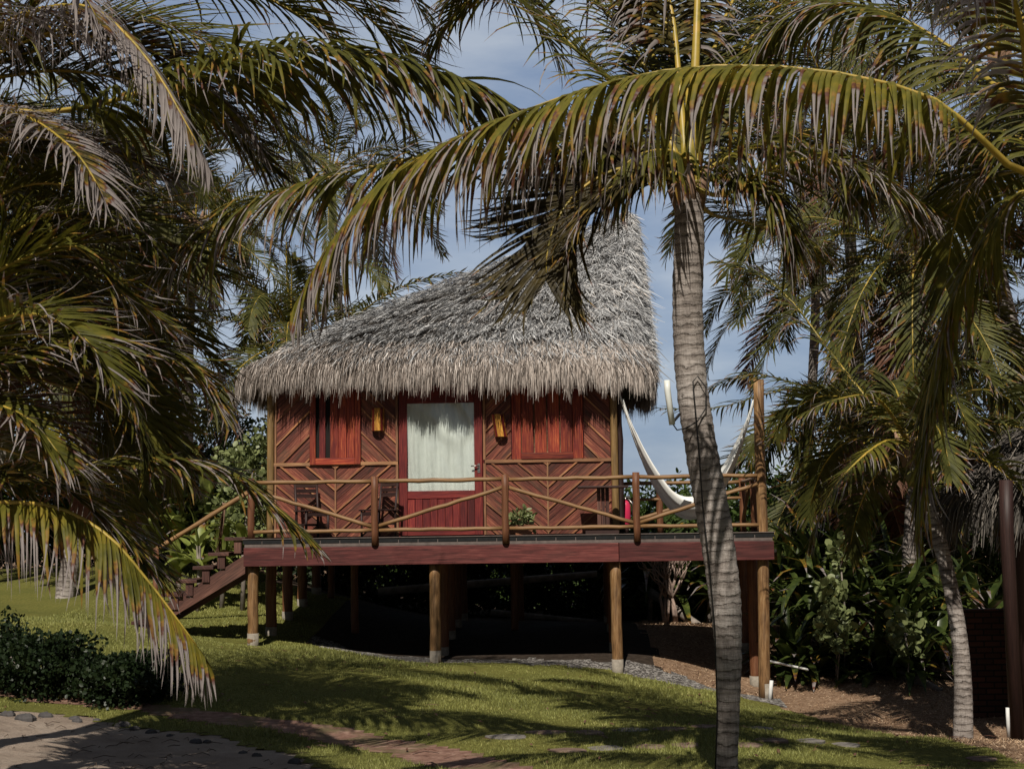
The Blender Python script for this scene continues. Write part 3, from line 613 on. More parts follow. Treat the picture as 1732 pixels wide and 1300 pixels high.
# -- palm 4: lower left, crown beyond the left edge
p4 = thing('coconut_palm', (xat(-330, 10.6), 10.6, g1(xat(-330, 10.6), 10.6)), 'low coconut palm at the left edge with yellow ribbed fronds sweeping over the steps', 'palm tree')
c4 = at(-190, 720, 10.6)
trunk(p4, [p4.location - Vector((0, 0, .1)), at(-270, 1000, 10.6), c4], [.24, .2, .17])
crown_bits(p4, c4, .26, 9)
b4 = (-190, 715, 10.6)
add_frond(p4, W(b4, (-110, 840, 10.3), (-20, 848, 10.1), (90, 856, 10), (180, 903, 9.9), (245, 975, 9.9), (295, 1040, 9.9), (345, 1108, 9.9)), 'leaf_gold', L=.76, n=108, droop=.95, dih=-.2, seed=41, thr=(.50, .16), pet=.12, w=.030, ang=(1.3, .45), messy=.08, label='yellow ribbed frond with pale grey leaflet tips')
add_frond(p4, W(b4, (-60, 800, 10.8), (70, 808, 10.9), (185, 777, 11), (292, 773, 11), (385, 795, 11), (460, 852, 11), (525, 910, 11)), 'leaf', L=.62, n=109, droop=0.147, dih=.0, w=.033, seed=42, thr=(.8, .2), ang=(1.0, .3))
add_frond(p4, W(b4, (-60, 790, 10.4), (60, 800, 10.2), (150, 850, 10.2), (215, 905, 10.2), (265, 960, 10.2)), 'leaf', L=.75, n=91, droop=0.050, dih=.1, w=.033, seed=43, thr=(.75, .2), ang=(1.0, .3))
add_frond(p4, W(b4, (-80, 640, 10.7), (30, 600, 10.7), (130, 577, 10.7), (215, 574, 10.7), (305, 600, 10.7), (370, 665, 10.7)), 'leaf', L=.85, n=117, droop=0.105, dih=-.2, w=.033, seed=44, thr=(.75, .2), ang=(1.0, .35))
add_frond(p4, W(b4, (-90, 560, 10.5), (-20, 470, 10.3), (60, 430, 10.3), (130, 418, 10.3), (192, 478, 10.3), (262, 535, 10.3)), 'leaf', L=.75, n=109, droop=0.063, dih=.2, w=.033, seed=45, thr=(.75, .25), ang=(1.1, .35))
add_frond(p4, W(b4, (-140, 560, 10.9), (-80, 420, 11), (0, 330, 11.1), (90, 310, 11.2), (170, 340, 11.2), (240, 400, 11.2)), 'leaf', L=.8, n=104, droop=0.084, dih=.3, w=.033, seed=46, thr=(.8, .2))
add_frond(p4, W(b4, (-120, 640, 10), (-40, 560, 9.6), (50, 530, 9.4), (140, 570, 9.2), (200, 650, 9.1)), 'leaf', L=.75, n=104, droop=0.126, w=.033, seed=47, thr=(.7, .25))
add_frond(p4, W(b4, (-90, 660, 11), (20, 640, 11.4), (130, 660, 11.7), (230, 720, 12), (300, 800, 12.1)), 'leaf', L=.85, n=104, droop=0.118, w=.033, seed=48)
add_frond(p4, W(b4, (-110, 700, 10.2), (-30, 680, 9.9), (50, 710, 9.7), (110, 780, 9.6)), 'leaf', L=.7, n=83, droop=0.210, w=.033, seed=49, thr=(.6, .2))
add_frond(p4, W(b4, (-100, 740, 11.3), (10, 760, 12), (120, 810, 12.6), (210, 890, 13)), 'leaf', L=.75, n=83, droop=0.126, w=.033, seed=50)
add_frond(p4, W(b4, (-100, 500, 11.6), (20, 400, 12.4), (160, 370, 13), (280, 400, 13.6), (370, 470, 14)), 'leaf', L=.9, n=104, droop=0.105, w=.033, seed=51)
add_frond(p4, W(b4, (-90, 600, 11.6), (40, 520, 12.4), (170, 500, 13.1), (290, 540, 13.7), (370, 620, 14)), 'leaf', L=.9, n=104, droop=0.105, w=.033, seed=52)

crown(p4, at(-170, 640, 11), 30, 3.0, 51, els=(80, 5), mat='leaf', bad=lambda p: p[1] < 10.8 or p[0] > -3.1, sk=lambda az, el: math.cos(az) < .2, L=.85, nl=90, w=.028, seg=5, droop=0.105)
# -- palms farther back
def back_palm(base, top, crownn, ln, seed, label, r=.14, nuts=0, bend=0, **k):
    bx = Vector(base); p = thing('coconut_palm', bx, label, 'palm tree'); tp = Vector(top)
    mid = bx.lerp(tp, .5) + Vector((bend, 0, 0))
    trunk(p, [bx - Vector((0, 0, .15)), bx.lerp(mid, .5) + Vector((bend * .3, 0, 0)), mid, tp.lerp(mid, .4) + Vector((bend * .2, 0, 0)), tp], [r * 1.35, r * 1.1, r, r * .95, r * .9])
    crown_bits(p, tp, r * 1.5, 7); crown(p, tp, crownn, ln, seed, **k)
    if nuts: coconuts(p, tp, nuts)
    return p
def gp(px, Y): x = xat(px, Y, 1000); return (x, Y, g1(x, Y))
p5 = back_palm(gp(520, 33), at(492, 575, 33), 22, 4.3, 5, 'coconut palm rising behind the left slope of the thatched roof with an upright yellow spear', bend=-.2, nuts=4)
add_frond(p5, W((495, 565, 33), (486, 470, 33), (484, 400, 33)), 'leaf_far', True, L=.3, n=20, seed=61, pet=.55, r0=.06)
add_frond(p5, W((500, 570, 32.8), (590, 540, 31.6), (650, 500, 31), (710, 475, 30.6), (780, 460, 30.2)), 'leaf_far', True, L=.7, n=60, seed=62, droop=.2, dih=.3, w=.05, seg=4, fold=False)
back_palm(gp(108, 27), at(150, 470, 27.5), 20, 4.2, 12, 'coconut palm with a grey trunk base standing on the lawn beyond the yellow frond', bend=.2, bad=lambda p: p[0] > -7.7)
back_palm(gp(270, 36), at(250, 300, 36), 20, 4.8, 17, 'distant coconut palm with its crown between the two upper left palms', bend=.2)
back_palm(gp(640, 42), at(560, 290, 42), 20, 5.0, 23, 'distant coconut palm with its crown in the gap above the left roof slope', bend=-.3)
p7 = back_palm(gp(1520, 27), at(1546, 448, 27), 24, 4.6, 31, 'full crowned coconut palm to the right of the tall deck post with hanging yellow midrib', bend=.15, nuts=3, els=(80, -60))
add_frond(p7, W((1546, 450, 27), (1545, 430, 26.3), (1543, 520, 25.6), (1544, 600, 25.4), (1546, 680, 25.4)), 'leaf_far', True, L=.95, n=64, seed=71, droop=.12, dih=.0, w=.05, seg=4, fold=False, hint=(0, -1, .2), ang=(1.0, .5))
add_frond(p7, W((1546, 450, 27), (1500, 440, 26.3), (1460, 490, 25.8), (1430, 570, 25.5), (1415, 660, 25.4)), 'leaf_far', True, L=.85, n=60, seed=72, droop=.3, w=.05, seg=4, fold=False)
p8 = back_palm(tuple(at(1628, 1264, 19)), at(1538, 758, 19.6), 18, 3.0, 41, 'slim leaning coconut palm rooted in the dry slope at the lower right', r=.10, nuts=6, bend=.22, els=(80, -10), L=.6, sk=lambda az, el: math.cos(az) < -.1 and math.sin(az) < .3)
p8c = (1538, 752, 19.6)
add_frond(p8, W(p8c, (1480, 690, 20), (1400, 590, 20.4), (1340, 510, 20.8), (1285, 465, 21), (1222, 445, 21.2)), 'leaf_far', True, L=.75, n=70, seed=81, droop=.25, dih=.3, w=.035, seg=5)
add_frond(p8, W(p8c, (1480, 700, 20.5), (1400, 665, 21), (1330, 645, 21.6), (1270, 632, 22), (1205, 655, 22.4)), 'leaf_far', True, L=.6, n=60, seed=82, droop=.25, dih=.3, w=.035, seg=5)
add_frond(p8, W(p8c, (1500, 690, 19), (1470, 668, 18.7), (1430, 672, 18.4), (1390, 684, 18.2), (1350, 704, 18.1)), 'leaf', True, L=.5, n=60, seed=83, droop=.3, dih=.2, w=.032, seg=5)
add_frond(p8, W(p8c, (1500, 745, 18.8), (1450, 780, 18.4), (1400, 840, 18.2), (1370, 920, 18.2)), 'leaf', True, L=.6, n=60, seed=84, droop=.35, dih=.1, w=.035, seg=5)
add_frond(p8, W(p8c, (1500, 700, 22), (1420, 660, 24), (1320, 660, 25.5), (1210, 690, 27), (1110, 690, 28)), 'leaf_far', True, L=.7, n=70, seed=86, droop=.25, dih=.2, w=.04, seg=5)
back_palm(gp(1700, 33), at(1660, 560, 33), 18, 4.4, 47, 'distant coconut palm behind the thatched hut at the right edge', bend=.2)
back_palm(gp(1330, 40), at(1380, 470, 40), 18, 4.6, 53, 'distant coconut palm seen past the top of the tall deck post', bend=.2)
back_palm(gp(1440, 30), at(1440, 760, 30), 16, 3.4, 59, 'low coconut palm in the shade behind the strap leaved plants', bend=0, r=.13)
back_palm(gp(1800, 30), at(1690, 100, 30), 20, 5.6, 67, 'tall coconut palm behind the near crown at the upper right', bend=.3)
back_palm(gp(1480, 38), at(1300, 150, 38), 18, 5.0, 73, 'tall distant coconut palm behind the upright yellow leaf stalk', bend=.4)

back_palm(gp(-90, 28), at(50, 330, 28), 22, 5.2, 83, 'coconut palm with its crown low at the left between the two near palms', bend=.3)
back_palm(gp(330, 34), at(330, 380, 34), 20, 4.4, 87, 'coconut palm with its crown just left of the roof slope behind the hanging fronds', bend=-.2)
back_palm(gp(-60, 30), at(30, 600, 30), 20, 4.6, 93, 'coconut palm deep in shade behind the low palm at the left edge', bend=.2)
back_palm(gp(1790, 29), at(1650, 330, 29), 22, 5.0, 97, 'coconut palm with its crown under the near crown at the right edge', bend=.3)
back_palm(gp(1450, 32), at(1420, 210, 32), 22, 5.4, 101, 'coconut palm whose crown fills the gap under the tall arching frond at the upper right', bend=.2)
# ------------------------------------------------------------------ cabin
YF, YW, YB = 23.0, 24.45, 29.2
DX0, DX1 = xat(413, YF, 930), xat(1309, YF, 930)
WX0, WX1 = xat(463, YW), xat(1036, YW)
cab = thing('beach_cabin', ((DX0 + DX1) / 2, 26, g1(-1, 26)), 'red wooden cabin on stilts with a thatched roof and a railed deck', 'cabin')
# deck
YD = 26.2
mb = MB(); n = 27; tw = (DX1 - DX0 + .04) / n
for i in range(n):
    mb.box(DX0 - .02 + i * tw + .004, DX0 - .02 + (i + 1) * tw - .009, YF - .03, YF + .42, -.07, 0, 0)
mb.box(DX0 - .015, WX1 + .3, YF + .424, YB + .5, -.065, -.003, 0); mb.box(WX1 + .303, DX1 + .015, YF + .424, YD, -.065, -.003, 0); mb.box(DX0 - .02, DX1 + .02, YF - .045, YF + .42, .001, .013, 1)
mb.build('deck_floor', [M['slate'], M['slab']], cab)
mb = MB(); mb.box(DX0 + .01, WX1 + .28, YF - .022, YB + .45, -.125, -.072); mb.box(WX1 + .283, DX1 - .02, YF - .022, YD - .03, -.125, -.072); mb.box(DX0 + .005, DX1 - .005, YF - .018, YF + .40, -.071, -.008); 
for j in range(9): mb.box(DX0 + .02, DX1 - .03 if j < 5 else WX1 + .27, YF + .25 + j * .68, YF + .33 + j * .68, -.30, -.127)
mb.build('deck_frame', M['slab'], cab)
xs = [DX0, xat(1045, YF), DX1]
for a, b in zip(xs[:-1], xs[1:]):
    mb = MB(); mb.box(a + .004, b - .004, YF - .06, YF + .02, -.43, -.13, ax=0); mb.build('fascia_beam', M['fascia'], cab, bevel=.006)
for X, ye in ((DX0 + .001, YB + .4), (DX1 - .061, YD - .04)):
    mb = MB(); mb.box(X, X + .06, YF + .022, ye, -.42, -.13, ax=1); mb.build('side_beam', M['fascia'], cab)
# stilts
def post(x, y, z0, z1, r, mat, foot=.22, name='stilt', seg=9, foot_m='concrete'):
    pts = [(x + random.uniform(-.006, .006), y + random.uniform(-.006, .006), z0 + (z1 - z0) * i / seg) for i in range(seg + 1)]
    mb = MB(); mb.tube(pts, [r * (1 + random.uniform(-.04, .04)) for _ in pts], 14, wob=.02)
    o = mb.build(name, M[mat], cab)
    if foot:
        mb = MB(); mb.tube([(x, y, z0 - .1), (x, y, z0 + foot)], r * 1.06, 14, wob=.03); mb.build('concrete_foot', M[foot_m], o)
    return o
rows = [(YF + .12, 0), (YF + 1.5, 0), (YF + 2.9, 0), (YF + 4.3, 0), (YF + 5.8, 0)]
for px, jx in ((428, 0), (736, 0), (1043, 0), (1293, 0)):
    X = xat(px, YF + .12, 1050)
    for k, (y, _) in enumerate(rows):
        top = -.43 if k == 0 else -.30
        if px == 1293 and k > 2: continue
        if px == 1293 and k == 0:
            g = g1(X, y); pts = [at(1293, 1185, y), at(1292, 1050, y), at(1290, 900, y), at(1285, 760, y), at(1283, 642, y)]
            mb = MB(); mb.tube([tuple(p) for p in catmull([list(p) for p in pts], 14)], [.092] * 6 + [.085] * 8, 14, wob=.03); o = mb.build('stilt', M['pole'], cab); o['label'] = 'tall corner post rising above the deck to hold the hammock'
            mb = MB(); mb.tube([(X, y, g - .1), (X, y, g + .24)], .10, 14); mb.build('concrete_foot', M['concrete'], o); continue
        post(X, y, g1(X, y) - .05, top, .088 if k == 0 else .095, 'pole' if k == 0 else 'pole_red', .26 if k == 0 else .2)
for px, y in ((600, 25.8), (870, 27), (880, 29), (560, 28.6)):
    X = xat(px, y, 1000); post(X, y, g1(X, y) - .05, -.3, .07, 'pole_red', 0)
# railing
YR = YF + .03
rp_ = [425, 635, 855, 1076]; HZ = .93
RX = [xat(p, YR) for p in rp_] + [xat(1287, YR)]
for i, X in enumerate(RX[:4]):
    post(X, YR - .09 if i else YR, -.12 if i else 0, HZ + .06, .057, 'pole_red', 0, 'railing_post', 5)
def rail(a, b, r, name='rail', mat='pole', wv=.008):
    a = Vector(a); b = Vector(b); n = max(4, int((b - a).length / .22))
    pts = [a.lerp(b, i / n) + Vector((0, random.uniform(-wv, wv), random.uniform(-wv, wv))) for i in range(n + 1)]
    mb = MB(); mb.tube(pts, [r * (1 + random.uniform(-.06, .06)) for _ in pts], 10, wob=.02); return mb.build(name, M[mat], cab)
for i in range(4):
    a, b = RX[i] + .05, RX[i + 1] - .05
    rail((a, YR - .02, HZ - .015), (b, YR - .02, HZ - .015), .036, 'handrail'); rail((a, YR - .02, .125), (b, YR - .02, .125), .034, 'lower_rail')
    lo, hi = .19, .78
    rail((a, YR - .02, hi if i % 2 == 0 else lo), (b, YR - .02, lo if i % 2 == 0 else hi), .035, 'diagonal_brace')
# side and back railing at the right
YS = 26.05; XS = DX1 - .12
post(XS, YS, 0, HZ + .05, .06, 'pole_red', 0, 'railing_post', 5); post(WX1 + .9, YS, 0, HZ + .05, .06, 'pole_red', 0, 'railing_post', 5)
post(xat(1276, 24.6), 24.6, 0, HZ - .05, .07, 'pole_red', 0, 'railing_post', 5)
for z in (HZ - .02, .13): rail((WX1 + .2, YS, z), (XS, YS, z), .036, 'handrail' if z > .5 else 'lower_rail'); rail((XS, YF + .2, z), (XS, YS, z), .036, 'handrail' if z > .5 else 'lower_rail')
rail((WX1 + .25, YS, .2), (XS, YS, .8), .034, 'diagonal_brace'); rail((WX1 + .1, YS - .02, .62), (XS, YS - .02, .62), .03, 'lower_rail')
rail((XS, YF + 2, .8), (XS, YS, .2), .034, 'diagonal_brace')

# walls --------------------------------------------------------------
Z0, Z1 = .03, 2.62
def clip(poly, nx_, nz_, c):
    out = []
    for i in range(len(poly)):
        p, q = poly[i], poly[(i + 1) % len(poly)]; dp = p[0] * nx_ + p[1] * nz_ - c; dq = q[0] * nx_ + q[1] * nz_ - c
        if dp >= 0: out.append(p)
        if (dp >= 0) != (dq >= 0):
            t_ = dp / (dp - dq); out.append((p[0] + (q[0] - p[0]) * t_, p[1] + (q[1] - p[1]) * t_))
    return out
def diag_panel(x0, x1, z0, z1, sgn, off, ang=45, bw=.145):
    """boards run at +ang (sgn=1, '/') or -ang ('\\')"""
    an = R(ang) * sgn; d = (math.cos(an), math.sin(an)); nrm = (-d[1], d[0]); mb = MB(); i = -60
    rect = [(x0, z0), (x1, z0), (x1, z1), (x0, z1)]
    for i in range(-60, 90):
        c0 = off + i * bw
        p = clip(clip(rect, nrm[0], nrm[1], c0 + .003), -nrm[0], -nrm[1], -(c0 + bw - .003))
        if len(p) >= 3: mb.poly_prism(p, YW - .012 - random.uniform(0, .010), YW + .02, 0, d, random.random() * 30)
        if i % 2 == 0:
            p = clip(clip(rect, nrm[0], nrm[1], c0 - .014), -nrm[0], -nrm[1], -(c0 + .014))
            if len(p) >= 3: mb.poly_prism(p, YW - .042, YW - .006, 1, d, random.random() * 30)
    mb.build('wall_panel', [M['board'], M['batten']], cab)
zx = lambda py: zat(py, YW)
def X(px): return xat(px, YW)
ZM = .5 * (zat(785, YW, 560) + zat(778, YW, 930))
mb = MB(); mb.box(WX0, WX1, YW + .021, YW + .09, 0.0, Z1, 0); mb.build('front_wall', M['redwood'], cab)
mb = MB(); mb.box(WX0, WX0 + .08, YW + .092, YB, 0, Z1, ax=1); mb.build('side_wall', M['board'], cab)
mb = MB(); mb.box(WX1 - .08, WX1, YW + .092, YB, 0, Z1, ax=1); mb.build('side_wall', M['board'], cab)
mb = MB(); mb.box(WX0 + .081, WX1 - .081, YB - .08, YB, 0, Z1, ax=0); mb.build('back_wall', M['board'], cab)
# lower chevrons
for (a, b, mid) in ((468, 671, 568), (823, 1034, 927)):
    xa, xm, xb = X(a), X(mid), X(b); off = 0.03
    # '\' boards left of the middle, '/' right, symmetric about xm
    for s_, l, r_ in ((-1, xa, xm - .014), (1, xm + .014, xb)):
        dn = (-math.sin(R(40) * s_), math.cos(R(40) * s_)); o_ = (xm * dn[0]) % .29
        diag_panel(l, r_, Z0, ZM - .03, s_, o_ + .05, ang=40)
    mb = MB(); mb.box(xm - .013, xm + .013, YW - .045, YW + .02, Z0, ZM - .03, ax=2); mb.build('wall_trim', M['strip'], cab)
# upper
for (a, b, s_) in ((468, 524, 1), (612, 671, -1), (823, 866, 1), (990, 1034, -1)):
    diag_panel(X(a), X(b), ZM + .03, Z1, s_, random.random() * .2, ang=45)
mb = MB()
for (a, b) in ((464, 674), (821, 1036)): mb.box(X(a), X(b), YW - .05, YW + .02, ZM - .028, ZM + .028, ax=0)
for p_ in (672.5, 820.5): mb.box(X(p_) - .02, X(p_) + .02, YW - .055, YW + .02, Z0, ZM - .03, ax=2); mb.box(X(p_) - .02, X(p_) + .02, YW - .055, YW + .02, ZM + .03, Z1, ax=2)
mb.box(X(465), X(468) , YW - .05, YW + .02, Z0, ZM - .03, ax=2); mb.box(X(465), X(468), YW - .05, YW + .02, ZM + .03, Z1, ax=2)
mb.build('wall_trim', M['strip'], cab)
# corner poles
for px in (458, 1041):
    x_ = X(px); mb = MB(); mb.tube([(x_, YW - .03, -.01 + i * .27) for i in range(11)], .062, 14, wob=.02); mb.build('corner_pole', M['gold'], cab)
x_ = X(1050); mb = MB(); mb.tube([(x_ + random.uniform(-.02, .02), YW + .12, -.01 + i * .27) for i in range(11)], .055, 10, wob=.06); mb.build('corner_pole', M['darkwood'], cab)['label'] = 'dark rough pole at the right corner'
mb = MB(); mb.box(WX0, WX1, YW - .09, YW + .0, Z1 - .0, Z1 + .12, ax=0); mb.build('wall_plate', M['darkwood'], cab)
# window left
w1 = MB(); zs = zx(781); x0, x1 = X(525), X(611)
w1.box(x0, x0 + .10, YW - .07, YW + .0, zs, Z1 - .01, ax=2); w1.box(x1 - .10, x1, YW - .07, YW, zs, Z1 - .01, ax=2); w1.box(x0 + .101, x1 - .101, YW - .075, YW, zs, zs + .11, ax=0)
win = w1.build('window', M['shutter'], cab, bevel=.004)
sh = MB(); xx = [X(559), X(573), X(587), X(601)]
for a, b in zip(xx[:-1], xx[1:]): sh.box(a + .003, b - .003, YW - .055 - random.uniform(0, .008), YW - .02, zs + .115, Z1 - .02, ax=2)
sh.build('shutter', M['shutter'], win, bevel=.003)
sh = MB(); sh.box(X(541), X(551), YW - .045, YW - .015, zs + .115, Z1 - .02, ax=2); o = sh.build('shutter', M['redwood'], win); o['label'] = 'half open red shutter board'
op = MB(); op.box(x0 + .101, X(559), YW - .010, YW - .004, zs + .115, Z1 - .02); op.build('opening_shade_panel', M['dark'], win)  # near-black sheet paints the shade inside the open shutter gap
# window right
zs = zx(777); x0, x1 = X(868), X(988)
w1 = MB(); w1.box(x0, X(870), YW - .06, YW, zs, Z1 - .01, ax=2); w1.box(X(986), x1, YW - .06, YW, zs, Z1 - .01, ax=2)
w1.box(X(870) + .001, X(883), YW - .045, YW, zs, Z1 - .01, ax=2); w1.box(X(971), X(986) - .001, YW - .045, YW, zs, Z1 - .01, ax=2); w1.box(X(883) + .001, X(971) - .001, YW - .065, YW, zs, zs + .105, ax=0)
win2 = w1.build('window', M['shutter'], cab, bevel=.004)
for (a, b) in ((884.5, 904), (907, 926), (928.5, 948), (950.5, 970)):
    sh = MB(); sh.box(X(a), X(b), YW - .05 - random.uniform(0, .01), YW - .018, zs + .108, Z1 - .02, ax=2); sh.build('shutter_board', M['shutter'], win2, bevel=.004)
op = MB(); op.box(X(883.5), X(970.5), YW - .012, YW - .004, zs + .108, Z1 - .02); op.build('pale_backing', M['strip'], win2)
# door
mb = MB(); x0, xa, xb, x1 = X(676), X(690), X(803.5), X(817); zr0, zr1 = zx(841), zx(828)
mb.box(x0, xa, YW - .06, YW, Z0, Z1 - .01, ax=2); mb.box(xb, x1, YW - .06, YW, Z0, Z1 - .01, ax=2); mb.box(xa + .001, xb - .001, YW - .058, YW, zr0, zr1, ax=0); mb.box(xa + .001, xb - .001, YW - .058, YW, Z0, Z0 + .08, ax=0)
mb.box(xa + .001, xb - .001, YW - .058, YW, zx(680), Z1 - .01, ax=0)
door = mb.build('door', M['redwood'], cab, bevel=.005)
mb = MB(); n = 9; w_ = (xb - xa - .004) / n
for i in range(n): mb.box(xa + .002 + i * w_ + .003, xa + .002 + (i + 1) * w_ - .003, YW - .04 - random.uniform(0, .01), YW - .005, Z0 + .082, zr0 - .002, ax=2)
mb.build('lower_planks', M['redwood'], door, bevel=.003)
# curtain with a swag
gx = np.linspace(xa, xb, 90); gzv = np.linspace(zr1, zx(680), 90); A, B = np.meshgrid(gx, gzv, indexing='ij'); u = (A - xa) / (xb - xa); v = (B - zr1) / (zx(680) - zr1)
cen = .62; sw = np.sqrt(((u - cen) / .62) ** 2 + ((v - 1.12) / .95) ** 2)
dep = .010 * np.sin(sw * 19 + 1.5 * np.sin(u * 5)) * np.exp(-((sw - .42) / .22) ** 2) * np.clip((u - .2) * 3, 0, 1) + .012 * np.sin(u * 30 + 1.0 * np.sin(v * 3 + 1)) * (1 - .75 * np.exp(-((sw - .35) / .3) ** 2)) + .004 * np.sin(u * 67 + v * 5) + .004 * np.sin(u * 9 + v * 7)
mb = MB(); mb.grid(np.stack([A, YW - .014 + np.clip(dep * 1.9, -.029, .029), B], -1)[:, ::-1]); mb.build('curtain', M['curtain'], door)
mb = MB(); mb.box(xa, xb, YW - .052, YW - .048, zr1, zx(680)); mb.build('glass_pane', M['glass'], door)
mb = MB(); hx = X(811); hz = zx(788); mb.box(hx - .022, hx + .022, YW - .068, YW - .060, hz - .11, hz + .05); mb.tube([(hx, YW - .062, hz + .01), (hx, YW - .11, hz + .01), (hx - .13, YW - .115, hz + .005)], .011, 8); mb.tube([(hx, YW - .062, hz - .07), (hx, YW - .08, hz - .07)], .012, 8)
mb.build('handle', M['metal'], door)
# wall lamps
for (px, py0, py1, lean, y_) in ((639, 690, 728, 0, YW - .13), (846, 700, 738, .06, YW - .13)):
    x_ = xat(px, y_); za, zb = zat(py0, y_, px), zat(py1, y_, px); mb = MB(); mats = [0, 1, 0, 0, 1, 0]; n = 6
    for i in range(n):
        a0, a1 = math.pi * (1 + i / n), math.pi * (1 + (i + .94) / n); r_ = .108
        q = [(x_ + math.cos(a) * rr_ + lean * (-.5 if top else .5), YW - .055 + math.sin(a) * rr_, z_) for top, z_ in ((0, zb), (1, za)) for rr_ in (r_, r_ - .012) for a in (a0, a1)]
        b = len(mb.v); mb.v += q; mb.uv += [(p[2], i * .37 + .03 * k) for k, p in enumerate(q)]
        for f in ((0, 1, 5, 4), (3, 2, 6, 7), (1, 3, 7, 5), (2, 0, 4, 6), (4, 5, 7, 6), (2, 3, 1, 0)): mb.f.append([b + k for k in f]); mb.m.append(mats[i]); mb.sm.append(False)
    mb.build('wall_lamp', [M['lamp_amber'], M['lamp_red']], cab)

# thatched roof -------------------------------------------------------
AP = at(1070, 366, 26.6)
ex0, ex1 = xat(382, 23.9, 640), xat(1112, 23.9, 640); ey0, ey1 = 23.92, 29.9
_t = np.linspace(0, 2 * np.pi, 40001); _c, _s = np.cos(_t), np.sin(_t)
_ex = (ex0 + ex1) / 2 + (ex1 - ex0) / 2 * np.sign(_c) * abs(_c) ** .34; _ey = (ey0 + ey1) / 2 + (ey1 - ey0) / 2 * np.sign(_s) * abs(_s) ** .34
_al = np.r_[0, np.cumsum(np.hypot(np.diff(_ex), np.diff(_ey)))]; _al *= 2 * np.pi / _al[-1]
def eave(th):
    th = th % (2 * math.pi)
    return float(np.interp(th, _al, _ex)), float(np.interp(th, _al, _ey))
ZE = 2.80
def roofpt(th, v):
    ex, ey = eave(th); return np.array([ex + (AP.x - ex) * v, ey + (AP.y - ey) * v, ZE + .20 * min(1, v * 8) ** .5 + (AP.z - ZE - .20) * (v + .015 * math.sin(math.pi * v))])
NTH = 96; P = np.array([[roofpt(2 * math.pi * i / NTH, v) for i in range(NTH)] for v in np.r_[0, .01, .02, .04, np.linspace(.08, .995, 16)]])
mb = MB(); mb.grid(P, closed=True); low = P[0].copy(); inner = low.copy(); cen_ = low.mean(0); inner[:, :2] = cen_[:2] + (inner[:, :2] - cen_[:2]) * .93; inner[:, 2] = ZE - .1
mb.grid(np.array([inner, low]), closed=True)
in2 = inner.copy(); in2[:, :2] = cen_[:2] + (in2[:, :2] - cen_[:2]) * .75; in2[:, 2] = ZE + .25; mb.grid(np.array([in2, inner]), closed=True)
cc = in2.copy(); cc[:, :2] = cen_[:2]; cc[:, 2] = ZE + .3; mb.grid(np.array([cc, in2]), closed=True)
M['thatch_base'] = simple('thatch_base', (.07, .062, .055), .95, .4, 20)
roof = mb.build('thatched_roof', M['thatch_base'], cab)
def strands(roof_fn, n, thr_, vr, Lr, wd, lift, jit, mat, name, parent, seed, hang=0.0, vpow=1.0, drop=(0, 0)):
    r = np.random.RandomState(seed); ths = r.uniform(thr_[0], thr_[1], n * 3); vs = vr[0] + (vr[1] - vr[0]) * r.rand(n * 3) ** vpow
    # even density along the perimeter
    grid_t = np.linspace(thr_[0], thr_[1], 700); ep = np.array([eave(t_) for t_ in grid_t]); cum = np.r_[0, np.cumsum(np.hypot(*np.diff(ep, axis=0).T))]
    ths = np.interp(r.rand(n) * cum[-1], cum, grid_t); vs = vs[:n]
    acc = r.rand(n) < np.maximum(.12, 1 - vs); ths = ths[acc]; vs = vs[acc]; n = len(ths)
    B = np.array([roof_fn(a, b) for a, b in zip(ths, vs)]); B2 = np.array([roof_fn(a, max(0, b - .03)) for a, b in zip(ths, vs)])
    Dn = unit(B2 - B + np.array([0, 0, -1e-4])); S = unit(np.cross(Dn, np.array([0, 0, 1.0]))); Nn = unit(np.cross(S, Dn)); Nn *= np.sign(Nn[:, 2:3] + 1e-6)
    L = r.uniform(Lr[0], Lr[1], n)[:, None]; j = r.normal(0, jit, n)[:, None]; lf = np.abs(r.normal(0, lift, n))[:, None]
    D1 = unit(Dn + S * j + Nn * lf + DOWN * hang); D2 = unit(Dn + S * j * 1.5 + Nn * lf * .3 + DOWN * (hang * 2.2 + .25))
    L = L * (1 + .30 * np.sin(ths * 61) * np.sin(ths * 23 + vs * 9) + .10 * np.sin(ths * 131) + r.normal(0, .16, n))[:, None]; B = B + Nn * (r.uniform(.005, .06, n) + .03 * np.sin(ths * 37 + vs * 31) * np.sin(vs * 47) + .075 * (1 - (vs * 8 + .25 * np.sin(ths * 19)) % 1))[:, None] + np.array([0, 0, 1.0]) * r.uniform(drop[0], drop[1], n)[:, None]
    P1 = B + D1 * L * .5; P2 = P1 + D2 * L * .5; sd_ = unit(np.cross(D1, Nn + r.normal(0, .5, (n, 3)))) * (wd * r.uniform(.6, 1.3, n))[:, None]
    V = np.stack([B - sd_, B + sd_, P1 - sd_ * .9, P1 + sd_ * .9, P2 - sd_ * .25, P2 + sd_ * .25], 1).reshape(-1, 3)
    o = (np.arange(n) * 6)[:, None]; F = np.stack([o + [0, 1, 3, 2], o + [2, 3, 5, 4]], 1).reshape(-1, 4)
    u = r.rand(n); uv = np.stack([np.zeros((n, 6)), np.repeat(u[:, None], 6, 1)], -1).reshape(-1, 2)
    return np_mesh(name, V, F, M[mat], parent, uv=uv)
FR = (math.pi * .93, math.pi * 2.12)
strands(roofpt, 120000, FR, (.02, 1), (.07, .20), .0050, .24, .85, 'thatch', 'thatch_layer', roof, 1, 0)
strands(roofpt, 9000, (0, 2 * math.pi), (.02, 1), (.2, .4), .009, .15, .7, 'thatch', 'thatch_layer', roof, 2, 0)
strands(roofpt, 26000, FR, (.0, .10), (.10, .24), .0055, .3, .5, 'thatch_tan', 'eave_fringe', roof, 3, .5)
